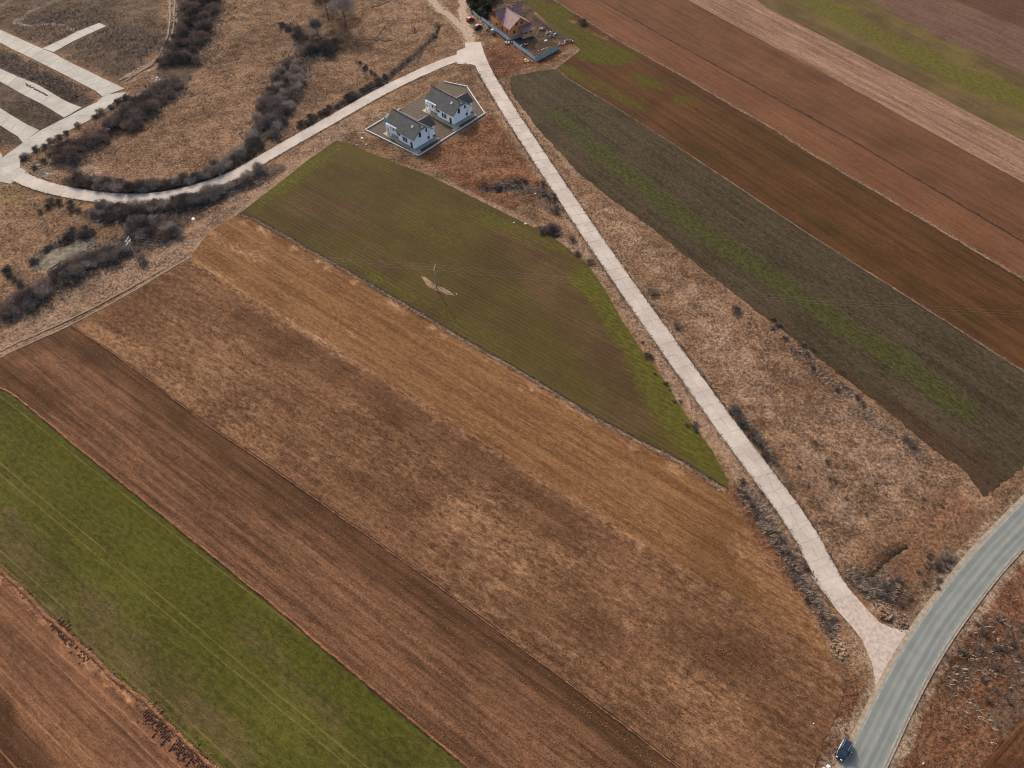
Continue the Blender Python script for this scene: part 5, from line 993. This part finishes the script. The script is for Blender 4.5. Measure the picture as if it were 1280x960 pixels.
M_dks=plain('dark_scrap',(.03,.03,.035,1),.6)
junk((635,54),'heap of white building scrap in the fence gap',7,1.3,(M_plas,M_pt)); junk((655,57),'white scrap heap in the yard behind the fence gap',7,1.5,(M_plas,M_dks)); junk((688,44),'large black and white scrap heap in the yard',12,2.2,(M_plas,M_dks)); junk((710,53),'scrap heap in the far corner of the yard',8,2.0,(M_dks,M_plas))
junk((660,77),'timber scraps lying outside the blue fence',6,1.6,(M_pt,)); junk((699,55),'reddish brick scraps in the yard',6,1.8,(plain('brick_scrap',(.35,.15,.09,1)),)); junk((677,37),'small dark and white scrap heap beside the board fence',6,1.2,(M_dks,M_plas))
for i,p in enumerate(((673,64),(677,62.5),(680,61.5),(684,60.5))): scrap(p,'pale stone in the row inside the teal fence',.4,'pale stones in a row inside the teal fence')
scrap((682.5,50.5),'bright white sheet in the middle of the yard',1.0)
# ------------------------------------------------------------------ cars
M_tyre=plain('tyre_rubber',(.02,.02,.02,1),.85); M_rim=plain('alloy_rim',(.5,.5,.52,1),.35,.05,4,.8); M_lamp=N('lamp_glass',.15,.6).out((.75,.76,.78,1)); M_red=N('tail_glass',.2,.6).out((.45,.02,.02,1)); M_blk=plain('black_trim',(.02,.02,.022,1),.6); M_plate=plain('plate_white',(.8,.8,.8,1),.5)
def car(p,az,paint,label,Lc=4.35,W=1.8,Hc=1.5,rails=False,roofmat=None,z=.1):
    x,y=G(p); r=empty('parked_car',(x,y,z),az); tag(r,label,'car'); pm=N('car_paint',.38,.4); pm.b.inputs['Coat Weight'].default_value=.3; pm=pm.out(paint+(1,)); hl=Lc/2; hw=W/2
    # body: stations (x, half width at sill, half width at belt, z sill, z belt, z deck)
    st=[(-hl,.72,.66,.42,.62,.68),(-hl+.12,.86,.84,.30,.88,.98),(-hl+.55,.92,.92,.26,.95,1.04),(-hl+1.3,.94,.94,.24,.95,1.05),(0,.95,.95,.24,.93,1.03),(hl-1.35,.94,.94,.24,.90,1.0),(hl-.7,.92,.90,.26,.82,.92),(hl-.25,.86,.80,.30,.72,.80),(hl,.70,.62,.40,.56,.60)]
    V=[];F=[]
    for (xx,a,b,z0_,z1_,z2_) in st:
        a*=hw/.95;b*=hw/.95; V+=[(xx,-a*.9,z0_),(xx,-a,z0_+.15),(xx,-b,z1_),(xx,-b*.82,z2_),(xx,b*.82,z2_),(xx,b,z1_),(xx,a,z0_+.15),(xx,a*.9,z0_)]
    n=len(st)
    for i in range(n-1):
        for j in range(8): F.append((i*8+j,i*8+(j+1)%8,(i+1)*8+(j+1)%8,(i+1)*8+j))
    F+=[tuple(range(7,-1,-1)),tuple(range((n-1)*8,n*8))]
    b=link('body',mesh('body',V,[f[::-1] for f in F],pm,True),r); sb=b.modifiers.new('b','BEVEL'); sb.width=.03; sb.segments=2; sb.limit_method='ANGLE'
    # greenhouse (glass) and roof
    gz=[(-hl+.18,.80,1.0),(-hl+.75,.70,Hc-.05),(hl-1.95,.70,Hc-.06),(hl-1.05,.80,.99)]
    zb=1.0; V=[(-hl+.18,-.82*hw/.95,zb),(-hl+.18,.82*hw/.95,zb),(hl-1.05,.80*hw/.95,zb-.02),(hl-1.05,-.80*hw/.95,zb-.02),(-hl+.62,-.64*hw/.95,Hc-.05),(-hl+.62,.64*hw/.95,Hc-.05),(hl-1.85,.64*hw/.95,Hc-.07),(hl-1.85,-.64*hw/.95,Hc-.07)]
    link('window',mesh('window',V,[(0,3,2,1),(4,5,6,7),(0,1,5,4),(1,2,6,5),(2,3,7,6),(3,0,4,7)],M_glass),r)
    q=.66*hw/.95; V=[(-hl+.58,-q,Hc-.05),(-hl+.58,q,Hc-.05),(hl-1.82,q,Hc-.07),(hl-1.82,-q,Hc-.07),(-hl+.7,-q*.93,Hc+.02),(-hl+.7,q*.93,Hc+.02),(hl-1.95,q*.93,Hc+.01),(hl-1.95,-q*.93,Hc+.01)]
    link('roof_panel',mesh('roof_panel',V,[(0,3,2,1)[::-1],(4,5,6,7)[::-1],(0,1,5,4),(1,2,6,5),(2,3,7,6),(3,0,4,7)],pm,False),r)
    for s in (-1,1):
        for xa,xb in ((-hl+.20,-hl+.66),(-.12,-.02),(hl-1.07,hl-1.83)): MB().tube([(xa,s*.815*hw/.95,1.0),(xb,s*.655*hw/.95,Hc-.04)],.035,4).build('window_pillar',pm,r)
    for xx in (-hl+.80,hl-.85):
        for s in (-1,1):
            t=MB().tube([(0,-.11,0),(0,-.10,0),(0,.10,0),(0,.11,0)],[.27,.33,.33,.27],16).build('wheel',M_tyre,r,False,(xx,s*(hw-.10),.33)); MB().tube([(0,.112*s,0),(0,.13*s,0)],[.2,.17],10).build('rim',M_rim,t)
    for s in (-1,1):
        MB().box(hl-.22,s*.45-.15,.62,hl-.03,s*.45+.15,.74).build('headlight',M_lamp,r); MB().box(-hl+.01,s*.60-.12,.7,-hl+.16,s*.60+.12,.92).build('tail_light',M_red,r); MB().box(hl-1.45,s*(hw+.1)-.09,.98,hl-1.30,s*(hw+.1)+.09,1.12).build('mirror',pm,r)
        if rails: MB().tube([(-hl+.8,s*.58,Hc+.04),(-hl+1.0,s*.58,Hc+.1),(hl-2.2,s*.58,Hc+.1),(hl-2.0,s*.58,Hc+.04)],.03,4).build('roof_rail',M_rim,r)
    MB().box(-hl-.02,-.62,.34,-hl+.05,.62,.52).build('bumper',M_blk if not rails else M_rim,r); MB().box(hl-.06,-.6,.30,hl+.03,.6,.46).build('bumper',M_blk,r); MB().box(-hl-.01,-.25,.60,-hl+.04,.25,.71).build('number_plate',M_plate,r)
    MB().tube([(hl-1.05,-.5,1.005),(hl-1.35,-.1,1.2)],.012,4).build('wiper',M_blk,r)
    return r
ca=G((1058.5,926)); cb=G((1047,948)); azc=math.atan2(*(cb-ca)[::-1]); pc=(1052.7,937.5)
car(pc,azc,(.008,.014,.032),'dark blue estate car with silver roof rails parked on the verge of the asphalt road',4.5,1.85,1.62,True,z=.22)
car((587.8,25.6),rzw+.25,(.30,.02,.02),'bright red hatchback parked at the pale fence',4.3); car((597.7,35.0),rzw+.25,(.10,.018,.02),'dark red car parked on the grass below the bright red one',4.3)
# ------------------------------------------------------------------ people
def mk_skin(name,nodes,edges,mat,parent,sub=1):
    # the skin layer must exist before radii are set
    bm=bmesh.new(); ly=bm.verts.layers.skin.verify(); vs=[bm.verts.new(n[:3]) for n in nodes]; bm.verts.ensure_lookup_table()
    for a,b in edges: bm.edges.new((vs[a],vs[b]))
    for v,nd in zip(vs,nodes): v[ly].radius=(nd[3],nd[4] if len(nd)>4 else nd[3])
    vs[0][ly].use_root=True
    me=bpy.data.meshes.new(name); bm.to_mesh(me); bm.free(); me.materials.append(mat); o=link(name,me,parent); o.modifiers.new('s','SKIN').use_smooth_shade=True; u=o.modifiers.new('u','SUBSURF'); u.levels=sub; u.render_levels=sub; return o
M_skin=plain('skin',(.45,.27,.2,1),.6,.05); M_jk=[plain('black_jacket',(.02,.02,.025,1),.8),plain('dark_jacket',(.035,.03,.04,1),.8)]; M_tr=plain('dark_trousers',(.025,.028,.04,1),.85); M_hair=plain('dark_hair',(.03,.02,.015,1),.8); M_shoe=plain('shoes',(.03,.03,.03,1),.7)
def person(p,az,label,arms,jk,z=.1,s=1.0):
    x,y=G(p); r=empty('person',(x,y,z),az); r.scale=(s,s,s); tag(r,label,'person')
    # faces +x ; pelvis root
    nd=[(0,0,.95,.13,.16),(0,0,1.15,.12,.15),(0,0,1.38,.12,.18),(0,0,1.48,.06,.07),(0.01,0,1.56,.055),(.015,0,1.66,.085,.078),(.01,0,1.74,.075,.07)]; ed=[(0,1),(1,2),(2,3),(3,4),(4,5),(5,6)]
    for sg in (-1,1):
        b=len(nd); nd+=[(0,sg*.10,.88,.09),(.03,sg*.12,.5,.06),(-.01,sg*.13,.09,.042),(.14,sg*.15,.04,.035)]; ed+=[(0,b),(b,b+1),(b+1,b+2),(b+2,b+3)]
    for sg in (-1,1):
        b=len(nd); el,wr=arms[0 if sg<0 else 1]; nd+=[(0,sg*.19,1.40,.055),(el[0],sg*el[1],el[2],.042),(wr[0],sg*wr[1],wr[2],.028)]; ed+=[(2,b),(b,b+1),(b+1,b+2)]
        e=Vector((el[0],sg*el[1],el[2])); w_=Vector((wr[0],sg*wr[1],wr[2])); d=(w_-e).normalized(); sd_=d.cross(Vector((0,0,1))).normalized(); 
        pl=w_+d*.07; nd.append((pl.x,pl.y,pl.z,.03)); pi=len(nd)-1; ed.append((b+2,pi))
        for k,(o_,ln) in enumerate(((-.03,.075),(-.01,.09),(.01,.085),(.03,.065))):
            q1=pl+d*.04+sd_*o_; q2=pl+d*(.04+ln*.55)+sd_*o_*1.1+Vector((0,0,-.012)); q3=pl+d*(.04+ln)+sd_*o_*1.1+Vector((0,0,-.04)); j=len(nd); nd+=[(q.x,q.y,q.z,.009) for q in (q1,q2,q3)]; ed+=[(pi,j),(j,j+1),(j+1,j+2)]
        t1=w_+d*.04+sd_*.035*-sg; t2=w_+d*.08+sd_*.06*-sg; j=len(nd); nd+=[(t1.x,t1.y,t1.z,.011),(t2.x,t2.y,t2.z,.009)]; ed+=[(b+2,j),(j,j+1)]
    mk_skin('body',nd,ed,M_skin,r)
    jn=[(0,0,.98,.16,.20),(0,0,1.16,.145,.185),(0,0,1.37,.145,.21),(0,0,1.49,.08,.09)]; je=[(0,1),(1,2),(2,3)]
    for sg in (-1,1):
        el,wr=arms[0 if sg<0 else 1]; b=len(jn); w2=tuple(el[i]+(wr[i]-el[i])*.92 for i in range(3)); jn+=[(0,sg*.19,1.41,.078),(el[0],sg*el[1],el[2],.062),(w2[0],sg*w2[1],w2[2],.046)]; je+=[(2,b),(b,b+1),(b+1,b+2)]
    mk_skin('jacket',jn,je,M_jk[jk],r)
    tn=[(0,0,.97,.145,.18)]; te=[]
    for sg in (-1,1): b=len(tn); tn+=[(0,sg*.10,.87,.11),(.03,sg*.12,.5,.08),(-.01,sg*.13,.12,.06)]; te+=[(0,b),(b,b+1),(b+1,b+2)]
    mk_skin('trousers',tn,te,M_tr,r)
    for sg in (-1,1): m=MB(); m.lump((.05,sg*.14,.03),.07,sq=.9); m.add([(-.07,sg*.14-.045,0),(.2,sg*.15-.045,0),(.2,sg*.15+.045,0),(-.07,sg*.14+.045,0),(-.07,sg*.14-.045,.09),(.2,sg*.15-.04,.05),(.2,sg*.15+.04,.05),(-.07,sg*.14+.045,.09)],[(0,3,2,1),(4,5,6,7),(0,1,5,4),(1,2,6,5),(2,3,7,6),(3,0,4,7)]); m.build('shoe',M_shoe,r)
    bm=bmesh.new(); bmesh.ops.create_uvsphere(bm,u_segments=14,v_segments=9,radius=.105); 
    for v in bm.verts:
        v.co.x=v.co.x*1.02-.012; v.co.z=v.co.z*1.05+1.72
    bmesh.ops.delete(bm,geom=[v for v in bm.verts if v.co.z<1.66 or (v.co.x>.03 and v.co.z<1.745)],context='VERTS'); me=bpy.data.meshes.new('hair'); bm.to_mesh(me); bm.free(); me.materials.append(M_hair); link('hair',me,r)
    m=MB(); m.add([(.10,-.012,1.66),(.10,.012,1.66),(.125,0,1.655),(.098,0,1.70)],[(0,1,2),(0,2,3),(1,3,2)]); m.build('nose',M_skin,r)
    for sg in (-1,1): MB().lump((.098,sg*.032,1.695),.011,sq=.8).build('eye',M_plate,r); MB().lump((.01,sg*.088,1.67),.022,sq=1.2).build('ear',M_skin,r)
    MB().box(.088,-.022,1.615,.1,.022,1.623).build('mouth',plain('lips',(.35,.13,.11,1)),r)
    return r
arm_fwd=[((.06,.24,1.12),(.28,.14,1.16)),((.06,.24,1.12),(.28,.14,1.16))]; arm_down=[((-.02,.26,1.12),(.08,.27,.88)),((.10,.25,1.14),(.30,.20,1.25))]; arm_out=[((.05,.38,1.22),(.20,.50,1.15)),((.03,.30,1.14),(.22,.28,1.08))]
pr=person((1055,914),R(200),'person in dark clothes standing on the verge ahead of the parked car, arms out',arm_out,0)
person((1060.2,943.5),R(-150),'person in dark clothes standing on the asphalt beside the parked car',arm_fwd,1,z=.22)
x,y=G((1060.2,943.5)); ct=empty('remote_controller',(x,y,.22),R(-150)); tag(ct,'small dark hand held controller held by the person beside the car','controller'); MB().box(.33,-.11,1.12,.45,.11,1.17).build('case',M_blk,ct); MB().tube([(.45,-.08,1.16),(.55,-.09,1.24)],.008,5).build('antenna',M_blk,ct); MB().tube([(.45,.08,1.16),(.55,.09,1.24)],.008,5).build('antenna',M_blk,ct)
